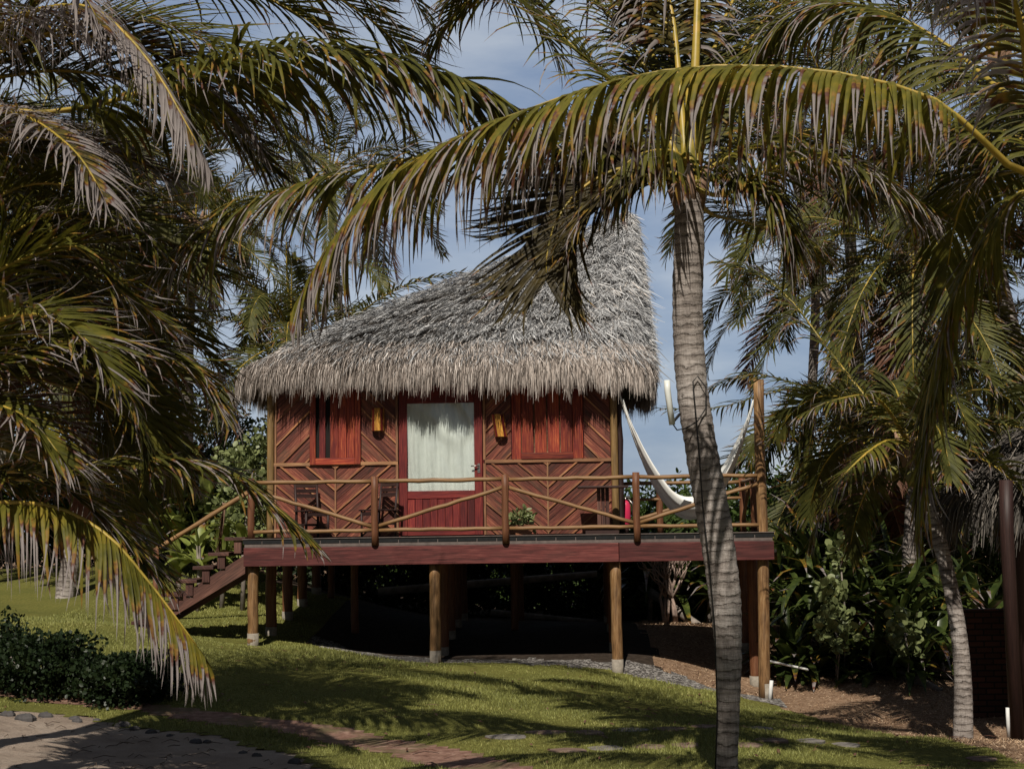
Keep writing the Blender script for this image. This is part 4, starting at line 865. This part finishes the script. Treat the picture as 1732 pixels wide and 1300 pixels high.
strands(roofpt, 22000, (0, 2 * math.pi), (.0, .03), (.2, .4), .0055, .2, .22, 'thatch_tan', 'eave_fringe', roof, 4, 1.6, 1, (-.12, .05))
strands(roofpt, 10000, FR, (.0, .015), (.15, .42), .005, .15, .22, 'thatch_tan', 'eave_fringe', roof, 5, 2.5, 1, (-.12, .08))

# stairs ---------------------------------------------------------------
ys0, ys1 = YF + .05, YF + 1.15
st = MB(); tops = [(398, 908), (370, 934), (344, 957), (316, 980), (291, 1003), (265, 1026), (240, 1050)]
a = at(414, 940, ys0); b = at(232, 1066, ys0)
for yy in (ys0 + .03, ys1 - .07):
    stairs = MB(); stairs.poly_prism([(b.x, b.z - .12), (a.x, a.z - .28), (a.x, a.z + .02), (b.x, b.z + .14)], yy, yy + .05, 0, (.82, .57)); stp = stairs.build('stringer', M['step'], cab)
for (px, py) in tops:
    p = at(px, py, ys0); t_ = MB(); t_.box(p.x - .17, p.x + .17, ys0 - .03, ys1 + .03, p.z - .055, p.z, ax=1); t_.build('tread', M['step'], stp, bevel=.004)
    t_ = MB(); t_.box(p.x - .02, p.x + .10, ys0 + .0, ys0 + .09, p.z - .26, p.z - .057, ax=2); t_.build('riser_block', M['step'], stp)
rail(at(419, 833, ys0), at(262, 930, ys0), .038, 'stair_rail'); rail(at(419, 833, ys1), at(262, 930, ys1 ), .038, 'stair_rail')
p = at(264, 932, ys0); mb = MB(); mb.tube([(p.x, p.y, g1(p.x, p.y) - .1), (p.x, p.y, p.z + .05)], .045, 10, wob=.03); mb.build('railing_post', M['pole_red'], cab)

# ------------------------------------------------------------------ things on the deck
def chair(name, x, y, rz, label):
    c = thing(name, (0, 0, 0), label, 'chair', 'wooden slat back chairs on the deck')
    for (a, b, h) in ((-.2, -.2, .44), (.2, -.2, .44), (-.2, .2, .92), (.2, .2, .92)):
        mb = MB(); mb.tube([(a, b, 0), (a, b, .44), (a, b + (.06 if h > .5 else 0), h)] if h > .5 else [(a, b, 0), (a, b, h)], .026, 4); mb.build('leg', M['darkwood'], c)
    mb = MB()
    for i in range(5): mb.box(-.24, .24, -.235 + i * .095, -.235 + i * .095 + .085, .44, .465, ax=0)
    mb.build('seat', M['darkwood'], c, bevel=.004)
    mb = MB()
    for i in range(3): mb.box(-.19, .19, .225 + .008 * i, .245 + .008 * i, .68 + .085 * i, .745 + .085 * i, ax=0)
    mb.build('backrest', M['darkwood'], c, bevel=.004)
    mb = MB(); mb.box(-.17, .17, -.215, -.185, .36, .42); mb.box(-.17, .17, .185, .21, .2, .24); mb.box(-.215, -.185, -.17, .17, .2, .24, ax=1); mb.box(.185, .215, -.17, .17, .2, .24, ax=1); mb.build('stretcher', M['darkwood'], c)
    c.location = (x, y, .013); c.rotation_euler = (0, 0, rz); return c
ch = chair('chair', xat(528, 23.95), 23.95, R(35), 'dark wooden chair nearest the steps, facing the other chair')
c2_ = copy_thing(ch, (xat(640, 23.95), 23.95, .013), R(-40), 'dark wooden chair beside the door behind the second railing post')
# small pedestal table
tb = thing('side_table', (xat(1020, 23.8), 23.8, .013), 'dark pedestal table standing at the right end of the cabin wall', 'table')
x_, y_, z_ = tb.location
mb = MB(); 
for i in range(5): mb.box(x_ - .42, x_ + .42, y_ - .25 + i * .1, y_ - .155 + i * .1, z_ + .76, z_ + .79, ax=0)
mb.build('table_top', M['darkwood'], tb, bevel=.004)
mb = MB()
for dx in (-.07, 0, .07): mb.box(x_ + dx - .03, x_ + dx + .03, y_ - .05, y_ + .05, z_ + .06, z_ + .758, ax=2)
mb.build('pedestal', M['step'], tb)
mb = MB(); mb.box(x_ - .30, x_ + .25, y_ - .1, y_ + .1, z_, z_ + .058, ax=0); mb.build('foot', M['darkwood'], tb)
# planter
pl = thing('planter', (xat(880, 23.75), 23.75, .013), 'low wooden planter with a small leafy plant between the two middle railing posts', 'planter')
x_, y_, z_ = pl.location
mb = MB(); mb.poly_prism([(x_ - .17, z_), (x_ + .17, z_), (x_ + .24, z_ + .17), (x_ - .24, z_ + .17)], y_ - .13, y_ + .13, 0, (1, 0)); mb.build('wooden_box', M['batten'], pl)
def leaf_cloud(cent, rad, n, size, seed, shell=.6, asp=1.0, droop=0, quad=True):
    r = np.random.RandomState(seed); d = unit(r.normal(0, 1, (n, 3))); q = (shell + (1 - shell) * r.rand(n)) ** .7
    nb = 1 + .22 * np.sin(d[:, 0] * 5 + seed) * np.sin(d[:, 1] * 4.1 + 1) + .18 * np.sin(d[:, 2] * 7 + d[:, 0] * 3)
    C = np.array(cent) + d * np.array(rad) * (q * nb)[:, None]; a = unit(r.normal(0, 1, (n, 3)) + d * .8 + np.array([0, 0, -droop])); b = unit(np.cross(a, r.normal(0, 1, (n, 3)))); s = size * r.uniform(.6, 1.3, n)[:, None]
    nn = np.cross(a, b)
    V = np.stack([C, C + a * s * .35 + b * s * .26 * asp + nn * s * .06, C + a * s * .8 + b * s * .2 * asp, C + a * s * 1.0, C + a * s * .8 - b * s * .2 * asp, C + a * s * .35 - b * s * .26 * asp + nn * s * .06], 1)
    o = (np.arange(n) * 6)[:, None]; F = np.stack([o + [0, 1, 2, 3], o + [0, 3, 4, 5]], 1).reshape(-1, 4)
    uv = np.stack([np.tile([0, .4, .8, 1, .8, .4], (n, 1)), np.repeat(r.rand(n)[:, None], 6, 1)], -1).reshape(-1, 2)
    return V.reshape(-1, 3), F, uv
V, F, uv = leaf_cloud((x_, y_, z_ + .27), (.26, .14, .16), 170, .11, 5, .2); np_mesh('foliage', V, F, M['broad_pale'], pl, uv=uv)
# fire extinguisher
fe = thing('fire_extinguisher', (xat(1058, 24.9), 24.9, .013), 'pinkish red fire extinguisher beside the right corner of the cabin', 'extinguisher')
x_, y_, z_ = fe.location
mb = MB(); mb.tube([(x_, y_, z_ + .14), (x_, y_, z_ + .17), (x_, y_, z_ + .48), (x_, y_, z_ + .54), (x_, y_, z_ + .57)], [.07, .085, .085, .06, .03], 16); mb.build('cylinder', M['extinguisher'], fe)
mb = MB(); mb.tube([(x_, y_, z_ + .57), (x_, y_, z_ + .62)], .02, 8); mb.box(x_ - .03, x_ + .08, y_ - .012, y_ + .012, z_ + .62, z_ + .64); mb.tube([(x_ + .05, y_, z_ + .6), (x_ + .13, y_, z_ + .5), (x_ + .11, y_, z_ + .3)], .012, 8); mb.build('valve', M['metal'], fe)
mb = MB(); mb.tube([(x_, y_, z_), (x_, y_, z_ + .138)], .05, 12); mb.build('stand', M['darkwood'], fe)
# hammock
hA, hB = at(1053, 682, 24.35), at(1275, 682, 23.25)
n1, n2 = 70, 34; P = np.zeros((n1, n2, 3))
low_z = zat(868, 23.9, 1180)
for i in range(n1):
    u = i / (n1 - 1); c = np.array(hA) * (1 - u) + np.array(hB) * u
    sag = 1 - abs(2 * u - 1) ** 2.0; c[2] += (low_z - (hA.z + hB.z) / 2) * sag
    wd_ = .07 + .42 * np.clip((sag - .22) / .5, 0, 1) ** .8; dp = .10 + .22 * np.clip((sag - .1) / .7, 0, 1)
    for j in range(n2):
        v = j / (n2 - 1) * 2 - 1; f = math.sin(v * 19 + 2 * math.sin(u * 5)) * (.012 + .012 * sag) + (random.random() - .5) * (.012 if sag < .5 else .002)
        P[i, j] = c + np.array([f * .6, wd_ * v + f * .3, dp * (v * v) - dp * .3 + .05 * v * sag + f * .5])
mb = MB(); mb.grid(P)
hm = mb.build('hammock', M['cloth'], None, org=hA); tagd(hm, 'white cloth hammock slung between the cabin corner and the tall post', 'hammock')
sm = hm.modifiers.new('s', 'SOLIDIFY'); sm.thickness = .008
mb = MB(); mb.tube([hA, at(1046, 664, 24.4)], .02, 6); mb.tube([hB, at(1282, 668, 23.15)], .02, 6); mb.build('rope', M['cloth'], hm)
# tube lamp on the palm
tl = thing('tube_lamp', at(1133, 680, 11.85), 'white tube lamp fixed to the left side of the tall ringed palm trunk', 'lamp')
mb = MB(); mb.tube([at(1128, 643, 11.85), at(1129, 660, 11.85), at(1137, 718, 11.85)], .026, 10); mb.build('tube', M['plastic'], tl)
mb = MB(); mb.tube([at(1137, 715, 11.85), at(1145, 727, 11.83), at(1160, 724, 11.80), at(1180, 712, 11.82), at(1194, 690, 11.85), at(1194, 655, 11.85), at(1180, 636, 11.84), at(1172, 645, 11.82), at(1176, 690, 11.81), at(1182, 760, 11.82), at(1188, 850, 11.82), at(1200, 960, 11.82), at(1209, 1060, 11.84), at(1213, 1200, 11.87), at(1210, 1300, 11.88)], .006, 6)
mb.tube([at(1137, 715, 11.85), at(1150, 700, 11.95)], .012, 6)
mb.build('cable', M['black'], tl)

# ------------------------------------------------------------------ plants
def strap_clump(name, base, n, L, wd, seed, label, group, el=(80, 10), mat='strap', droop=.5, stem=0, cat='plant'):
    r = np.random.RandomState(seed); b0 = np.array(base); o = thing(name, tuple(base), label, cat, group)
    top = b0 + np.array([0, 0, stem]); m = n; sg = 6
    az = r.uniform(0, 2 * np.pi, m); e_ = R(1) * (el[0] + (el[1] - el[0]) * r.rand(m)); D = np.stack([np.cos(e_) * np.cos(az), np.cos(e_) * np.sin(az), np.sin(e_)], -1)
    S = unit(np.cross(D, [0, 0, 1.0]) + 1e-3); P = top + D * .03 + np.c_[np.zeros(m), np.zeros(m), -r.rand(m) * stem * .5]; Ls = L * r.uniform(.6, 1.15, m); pts = [P]; dd = [D]
    for k in range(sg):
        D = unit(D + DOWN * (droop * (k + .5) / sg * r.uniform(.6, 1.4, m) * .9)[:, None]); P = P + D * (Ls / sg)[:, None]; pts.append(P); dd.append(D)
    PT = np.stack(pts, 1); DT = np.stack(dd, 1); pr = np.interp(np.linspace(0, 1, sg + 1), [0, .3, .6, 1], [.4, 1, .85, .04])[None, :, None] * wd / 2
    NN = unit(np.cross(S[:, None, :] * np.ones_like(DT), DT)); V = np.stack([PT - S[:, None] * pr + NN * pr * .3, PT, PT + S[:, None] * pr + NN * pr * .3], 2)
    bs = (np.arange(m) * (sg + 1) * 3)[:, None, None]; q = bs + np.arange(sg)[None, :, None] * 3 + np.arange(2)[None, None, :]; F = np.stack([q, q + 1, q + 4, q + 3], -1).reshape(-1, 4)
    uv = np.stack([np.broadcast_to(np.linspace(0, 1, sg + 1)[None, :, None], (m, sg + 1, 3)), np.broadcast_to(r.uniform(.5, 1.3, m)[:, None, None], (m, sg + 1, 3))], -1).reshape(-1, 2)
    np_mesh('leaves', V.reshape(-1, 3), F, M[mat], o, uv=uv, smooth=True)
    if stem:
        mb = MB(); mb.tube([b0 - [0, 0, .05], b0 + [.03, 0, stem * .5], top], [.05, .045, .04], 8, wob=.1); mb.build('stem', M['log'], o)
    return o
def shrub(base, rad, n, size, seed, label, group=None, mat='broad', stems=5, name='shrub', asp=1.3, shell=.45):
    r = np.random.RandomState(seed); b = np.array(base, float); o = thing(name, tuple(base), label, 'shrub', group); c = b + np.array([0, 0, rad[2] * .95])
    V, F, uv = leaf_cloud(c, rad, n, size, seed, shell, asp); k = V[:, 2].reshape(-1, 6)
    np_mesh('foliage', V, F, M[mat], o, uv=uv); mb = MB()
    for i in range(stems):
        a = r.uniform(0, 6.28); q = c + np.array([math.cos(a) * rad[0] * .6, math.sin(a) * rad[1] * .6, rad[2] * .4]); m_ = (b + q) / 2 + r.normal(0, .1, 3); mb.tube([b - [0, 0, .1], m_, q], [.04, .028, .012], 6, wob=.1)
    mb.build('stem', M['log'], o); return o
rr = random.Random(5)
# strap leaved plants right of the deck
SG = 'strap leaved plants in the shade right of the deck'
k = 0
for (px, Y, L, s_) in [(1330, 25.2, 1.0, 0), (1375, 26, 1.3, .5), (1420, 26.2, 1.4, .8), (1470, 26, 1.4, .9), (1520, 25.4, 1.3, .6), (1560, 25, 1.2, .3), (1400, 27, 1.6, 1.2), (1460, 27.3, 1.7, 1.5), (1520, 27, 1.6, 1.2), (1350, 27.4, 1.4, .9),
                       (1345, 24.8, .8, 0), (1430, 24.9, .9, 0), (1490, 24.5, .9, 0), (1545, 24.2, .9, 0), (1590, 24.6, 1.0, .2), (1310, 28, 1.4, .8), (1600, 26.4, 1.4, .8), (1250, 28.4, 1.2, .6), (1140, 29.8, 1.3, .9), (1200, 29.5, 1.2, .8), (1100, 30, 1.4, 1.0), (1660, 26.5, 1.3, .6), (1380, 24.7, .75, 0)]:
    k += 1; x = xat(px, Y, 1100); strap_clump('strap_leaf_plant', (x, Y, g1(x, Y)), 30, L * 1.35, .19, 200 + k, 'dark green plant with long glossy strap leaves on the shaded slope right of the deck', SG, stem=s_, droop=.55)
LGp = 'broad strap leaved plants behind the steps'
for (px, Y, L, s_) in [(300, 29.5, 1.2, .9), (345, 29, 1.2, .9), (390, 29.6, 1.1, .8), (320, 31, 1.6, 1.7), (370, 31, 1.5, 1.8), (260, 30, 1.4, 1.2), (420, 30.6, 1.4, 1.2), (285, 32, 1.5, 2.2), (230, 31, 1.4, 1.6)]:
    k += 1; x = xat(px, Y, 960); strap_clump('strap_leaf_plant', (x, Y, g1(x, Y)), 22, L, .2, 300 + k, 'plant with broad upright pale green leaves growing behind the cabin steps', LGp, stem=s_, droop=.35, el=(85, 25), mat='strap')
for (px, Y, L, s_) in [(262, 26.6, 1.0, .9), (300, 27, 1.1, 1.1), (340, 26.5, 1.0, .5), (350, 27.6, 1.2, 1.7), (385, 27, 1.0, 1.2), (410, 27.8, 1.2, 1.7), (305, 27.8, 1.2, 2.0), (265, 28.2, 1.3, 2.1), (432, 27, .9, .9)]:
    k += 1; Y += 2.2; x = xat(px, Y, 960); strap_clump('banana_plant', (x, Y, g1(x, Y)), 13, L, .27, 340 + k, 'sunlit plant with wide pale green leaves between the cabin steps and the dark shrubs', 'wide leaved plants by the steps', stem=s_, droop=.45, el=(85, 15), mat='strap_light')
# small pale rosette shrubs at the right
for (px, py, Y, n, rd) in ((1408, 1000, 24.3, 120, .18), (1412, 1060, 24.2, 150, .3), (1530, 1070, 23.9, 150, .28), (1420, 935, 24.6, 60, .14)):
    p = at(px, py, Y); gb = g1(p.x, Y); o = thing('shrub', (p.x, Y, gb), 'pale round leaved seedling with a thin bare stem in front of the dark strap leaves', 'shrub', 'pale round leaved seedlings')
    V, F, uv = leaf_cloud(tuple(p), (rd, rd, rd * 1.3), n, .15, int(px), .5, 1.7); np_mesh('foliage', V, F, M['broad_pale'], o, uv=uv); mb = MB(); mb.tube([(p.x, Y, gb - .05), (p.x + .06, Y, (gb + p.z) / 2), tuple(p)], .014, 6); mb.build('stem', M['log'], o)
# shrub left of cabin wall
for (px, Y, L, s_) in [(300, 26.2, .9, .8), (335, 26, .85, 1.2), (375, 26.4, .85, .9), (410, 26.2, .8, 1.5)]:
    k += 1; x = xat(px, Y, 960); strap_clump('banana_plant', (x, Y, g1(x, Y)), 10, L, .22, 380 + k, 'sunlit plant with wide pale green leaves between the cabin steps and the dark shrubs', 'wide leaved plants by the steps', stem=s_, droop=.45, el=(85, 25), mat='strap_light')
x = xat(430, 27.5, 900); shrub((x, 27.5, g1(x, 27.5) + .6), (.75, .6, 1.35), 2600, .12, 81, 'round leaved shrub at the left corner of the cabin behind the stair rail', mat='broad_pale')
# dark background shrubs
BG = 'dark shrubs closing off the garden behind the cabin'
for i, (px, Y, rx, rz_) in enumerate([(-120, 33, 2.4, 1.6), (40, 34, 2.4, 1.7), (190, 35, 2.3, 1.9), (330, 35.5, 2.2, 2.1), (470, 36, 2.3, 1.9), (620, 36, 2.3, 1.7), (760, 36.5, 2.3, 1.5), (900, 36, 2.3, 1.5), (1030, 35, 2.1, 1.45), (1150, 34, 2.0, 1.55), (1270, 33.5, 2.0, 1.6), (1390, 33, 2.1, 2.0), (1510, 33, 2.2, 2.2), (1630, 33, 2.3, 2.2), (1760, 33, 2.4, 2.4)]):
    x = xat(px, Y, 1000); shrub((x, Y, g1(x, Y) - .1), (rx, 1.3, rz_), 12000, .15, 400 + i, 'dense dark shrub in the green wall behind the garden', BG, mat='broad', stems=4, asp=.8)
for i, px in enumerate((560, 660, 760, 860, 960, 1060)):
    x = xat(px, 31.6, 1000); shrub((x, 31.6, g1(x, 31.6) - .1), (.95, .7, .9), 3500, .13, 470 + i, 'dark shrub in the gloom under the back of the deck', 'dark shrubs behind the stilts', mat='broad_dark', stems=3, asp=.8)  # darker leaf colour used on this row to deepen the shade under the deck
for i, (px, Y, rx, rz_) in enumerate([(1180, 31, .9, 1.15), (1245, 30.6, .8, 1.2), (1310, 30.5, .9, 1.3), (1105, 31.2, .8, 1.2)]):
    x = xat(px, Y, 1000); shrub((x, Y, g1(x, Y)), (rx, .8, rz_), 2600, .15, 450 + i, 'leafy green shrub seen through the railing below the hammock', 'green shrubs behind the hammock', mat='broad', stems=4)
# dark clipped bush, lower left
HB = 'dark rounded bushes at the lower left'
for i, (px, py, Y, rx, rz_, lb) in enumerate([(60, 1180, 17.6, .85, .40, 'dark dense bush at the left edge above the sand'), (215, 1192, 17.4, .72, .33, 'lower dark bush whose right end meets the open lawn'), (-60, 1175, 17.9, .9, .42, 'dark bush cut off by the left edge of the lawn')]):
    p = at(px, py, Y); shrub((p.x, Y, g1(p.x, Y) - .05), (rx, .7, rz_), 9000, .055, 500 + i, lb, HB, mat='broad_dark', stems=3, shell=.3)
# dried small frond behind the steps
ds = thing('dead_palm_frond', at(372, 925, 26), 'dead brown palm frond hanging point down behind the top step', 'palm frond')
add_frond(ds, W((380, 850, 26), (378, 880, 26), (372, 925, 26)), 'leaf_dead', True, L=.35, n=30, droop=.3, seed=91, w=.03, ang=(.7, .4), pet=.1)
# bare branching stems behind the deck
bs_ = thing('bare_bush', at(1135, 1075, 28.4), 'leafless pale branching bush behind the deck to the left of the palm trunk', 'bush')
mb = MB(); r = random.Random(3)
def branch(p, d, L, rad, dep):
    q = p + d * L; mid = p + d * L * .5 + Vector((r.uniform(-.05, .05),) * 3); mb.tube([p, mid, q], [rad, rad * .9, rad * .75], 6)
    if dep:
        for _ in range(2 if dep < 3 else 3): branch(q, (d + Vector((r.uniform(-.8, .8), r.uniform(-.4, .4), r.uniform(-.1, .5)))).normalized(), L * .72, rad * .68, dep - 1)
x = xat(1135, 28.4, 1080)
for i in range(5): branch(Vector((x + r.uniform(-.15, .15), 28.4, g1(x, 28.4) - .05)), Vector((r.uniform(-.25, .4), r.uniform(-.2, .2), 1)).normalized(), .55, .035, 3)
mb.build('branches', simple('pale_bark', (.30, .22, .18), .9, .3, 9, .4), bs_)
# logs
def log(a, b, r0, label, sag=0):
    a = Vector(a); b = Vector(b); mb = MB(); mb.tube([a, a.lerp(b, .33) - Vector((0, 0, sag)), a.lerp(b, .66) - Vector((0, 0, sag)), b], [r0, r0 * .95, r0 * .9, r0 * .8], 10, wob=.1)
    tagd(mb.build('fallen_trunk', M['log'], None, org=a), label, 'log')
log(at(1085, 990, 29.8), at(1225, 1088, 28), .09, 'grey fallen trunk slanting down behind the bare bush')
log(at(1460, 1100, 25.2), at(1592, 1172, 23.6), .10, 'grey fallen trunk lying below the strap leaves at right')
log(at(640, 1000, 30.5), at(1010, 970, 30.5), .09, 'dim slanting pole in the dark under the deck')
log(at(830, 1035, 30), at(1010, 1052, 30), .07, 'dim pole lying low in the dark under the deck')
for (a, b, r0, lb) in ((at(1300, 1117, 24.3), at(1368, 1132, 24.1), .02, 'thin white pipe lying on the dry slope behind the right corner post'),
                       (at(1305, 1150, 22.95), at(1302, 1186, 22.95), .03, 'short white upright pipe beside the foot of the tall corner post'),
                       (at(1704, 1196, 17.4), at(1706, 1246, 17.4), .022, 'white pipe standing against the hut post at the right edge')):
    mb = MB(); a = Vector(a); mb.tube([a, b], r0, 10); tagd(mb.build('plastic_pipe', M['pvc'], None, org=a), lb, 'pipe')

# ------------------------------------------------------------------ hut at right edge + brick wall
hx0 = xat(1712, 18); hut = thing('thatched_hut', (hx0, 18, g1(hx0, 18)), 'dark thatched hut cut off by the right edge of the picture', 'hut')
gh = g1(hx0, 18)
for (px, Y, rd) in ((1708, 18, .085), (1728, 19.2, .07)):
    x = xat(px, Y, 1000); mb = MB(); mb.tube([(x, Y, g1(x, Y) - .1), (x, Y, 0), (x + .02, Y, .62)], rd, 12, wob=.04); mb.build('post', M['darkwood'], hut)
x = xat(1724, 20); mb = MB(); mb.box(x, x + 3, 20, 20.1, -2.4, 1.0, ax=2); mb.build('wall', M['redwood'], hut)
hc = np.array([xat(1712, 19) + 1.9, 19.6, 0]); 
def hutroof(th, v):
    rr_ = 2.35 * (1 - v); return np.array([hc[0] + rr_ * math.cos(th), hc[1] + rr_ * math.sin(th), .55 + 1.9 * v])
P = np.array([[hutroof(2 * math.pi * i / 40, v) for i in range(40)] for v in np.linspace(0, .99, 8)]); mb = MB(); mb.grid(P, closed=True); hr = mb.build('thatched_roof', M['thatch_base'], hut)
_e = eave
def eave(th): return (hc[0] + 2.35 * math.cos(th), hc[1] + 2.35 * math.sin(th))
M['thatch_old'] = thatch('thatch_old', [(.1, (.02, .018, .016)), (.4, (.07, .062, .055)), (.7, (.16, .145, .13)), (.95, (.28, .24, .20))])
strands(hutroof, 9000, (math.pi * .8, math.pi * 1.6), (.0, 1), (.35, .7), .010, .3, .3, 'thatch_old', 'thatch_layer', hr, 9, .15)
strands(hutroof, 4000, (math.pi * .8, math.pi * 1.6), (.0, .08), (.4, .8), .010, .2, .25, 'thatch_old', 'eave_fringe', hr, 10, 1.6)
a = at(1634, 1036, 21.4); b = at(1704, 1036, 21.4)
mb = MB(); mb.box(a.x, b.x + 1.5, 21.4, 21.6, g1(a.x, 21.4) - .2, a.z); mb.box(a.x - .04, b.x + 1.5, 21.37, 21.63, a.z + .002, a.z + .05)
tagd(mb.build('brick_wall', M['brick'], None, org=(a.x, 21.4, g1(a.x, 21.4))), 'low dark brick wall between the leaning palm and the hut post', 'wall')

# ------------------------------------------------------------------ stones and litter
def stone(name, x, y, sx, sy, sz, seed, mat, label, cat, group, flat=False):
    r = np.random.RandomState(seed); mb = MB(); z = g1(x, y); n = 11
    pr = r.uniform(.78, 1.15, n); P = []
    for k_, (h, s_) in enumerate([(-.3, 1.0), (.35 if not flat else .7, 1.0), (.8 if not flat else .95, .78 if not flat else .94), (1.0, .35 if not flat else .6)]):
        P.append([(x + math.cos(2 * math.pi * i / n) * sx * s_ * pr[i], y + math.sin(2 * math.pi * i / n) * sy * s_ * pr[i], z + h * sz * (1 + (r.rand() - .5) * (.4 if not flat else .1))) for i in range(n)])
    mb.grid(np.array(P), closed=True, smooth=False); b = len(mb.v) - n; mb.f.append(list(range(b, b + n))); mb.m.append(0); mb.sm.append(False)
    return tagd(mb.build(name, M[mat], None, org=(x, y, z)), label, cat, group)
for i, (px, py, s_) in enumerate([(15, 1208, .11), (45, 1214, .10), (80, 1213, .09), (135, 1222, .10), (165, 1222, .08), (205, 1232, .11), (232, 1233, .13), (285, 1246, .08), (325, 1256, .09), (355, 1257, .08), (405, 1272, .08), (435, 1277, .07), (490, 1292, .09), (120, 1213, .07), (258, 1238, .07)]):
    q_ = random.uniform(.45, 1.25); x, y = ghit(px + random.uniform(-9, 9), py + random.uniform(-3, 4)); s_ *= q_ * .8; stone('rock', x, y, s_ * 1.2, s_ * .7, s_ * .75, 600 + i, 'rock', 'dark rock in the row along the upper edge of the sand', 'rock', 'dark rocks edging the sand')
for i, (px, py, sx) in enumerate([(858, 1248, .24), (926, 1241, .24), (992, 1241, .22), (1065, 1236, .2), (1132, 1235, .22), (1190, 1231, .16), (1022, 1268, .22), (1098, 1265, .2), (1160, 1262, .16), (1275, 1234, .22), (1340, 1230, .2), (1300, 1254, .22), (1365, 1255, .2), (1262, 1262, .16), (960, 1272, .2), (1430, 1262, .18), (1660, 1285, .18)]):
    x, y = ghit(px, py); stone('stepping_stone', x, y, sx, .16, .028, 700 + i, 'flag' if i % 3 else 'flag2', 'flat irregular flagstone set in the lawn left or right of the tall palm trunk', 'stepping stone', 'flat flagstones set in the lawn', True)
r = np.random.RandomState(8); mb = MB()
for i in range(240):
    x = r.uniform(-8, -1.5); y = r.uniform(12, 16.3)
    if region(np.array([x]), np.array([y]))[0] != 2: continue
    a = r.uniform(0, 6.28); L = r.uniform(.04, .22); z = g1(x, y) + .012; mb.tube([(x, y, z), (x + math.cos(a) * L * .5, y + math.sin(a) * L * .5, z + r.uniform(.005, .03)), (x + math.cos(a + .4) * L, y + math.sin(a + .4) * L, z)], [.003, .004, .002], 4)
tagd(mb.build('twig_litter', M['twig'], None), 'scattered dark twigs lying on the sand', 'twigs', None, 'stuff')

mb = MB()
for i in range(420):
    x = r.uniform(-7, 6.5); y = r.uniform(13, 25)
    if region(np.array([x]), np.array([y]))[0] not in (0, 1, 3): continue
    a = r.uniform(0, 3.14); L = r.uniform(.04, .22) * (.5 + r.rand()); z = g1(x, y) + .035; w_ = r.uniform(.006, .014)
    d = np.array([math.cos(a), math.sin(a), 0]); q = np.array([-d[1], d[0], 0]) * w_; p = np.array([x, y, z])
    mb.grid([[p - q, p + q], [p + d * L * .5 - q + [0, 0, .015], p + d * L * .5 + q + [0, 0, .01]], [p + d * L - q * .3, p + d * L + q * .3]])
tagd(mb.build('leaf_litter', M['leaf_dead'], None), 'fallen brown palm leaflets scattered over the lawn and slope', 'leaf litter', None, 'stuff')

# palms standing behind and beside the camera, whose fronds shade the foreground
def shade_palm(x, y, h, n, ln, seed, label):
    b = Vector((x, y, g1(x, y))); p = thing('coconut_palm', b, label, 'palm tree'); tp = b + Vector((.3, .2, h))
    trunk(p, [b - Vector((0, 0, .1)), b + Vector((.2, .1, h * .5)), tp], [.2, .15, .13]); crown(p, tp, n, ln, seed, w=.045, L=.85, seg=3)
shade_palm(1.0, -1.2, 12.5, 18, 4.8, 91, 'coconut palm standing behind the viewpoint and shading the lawn')
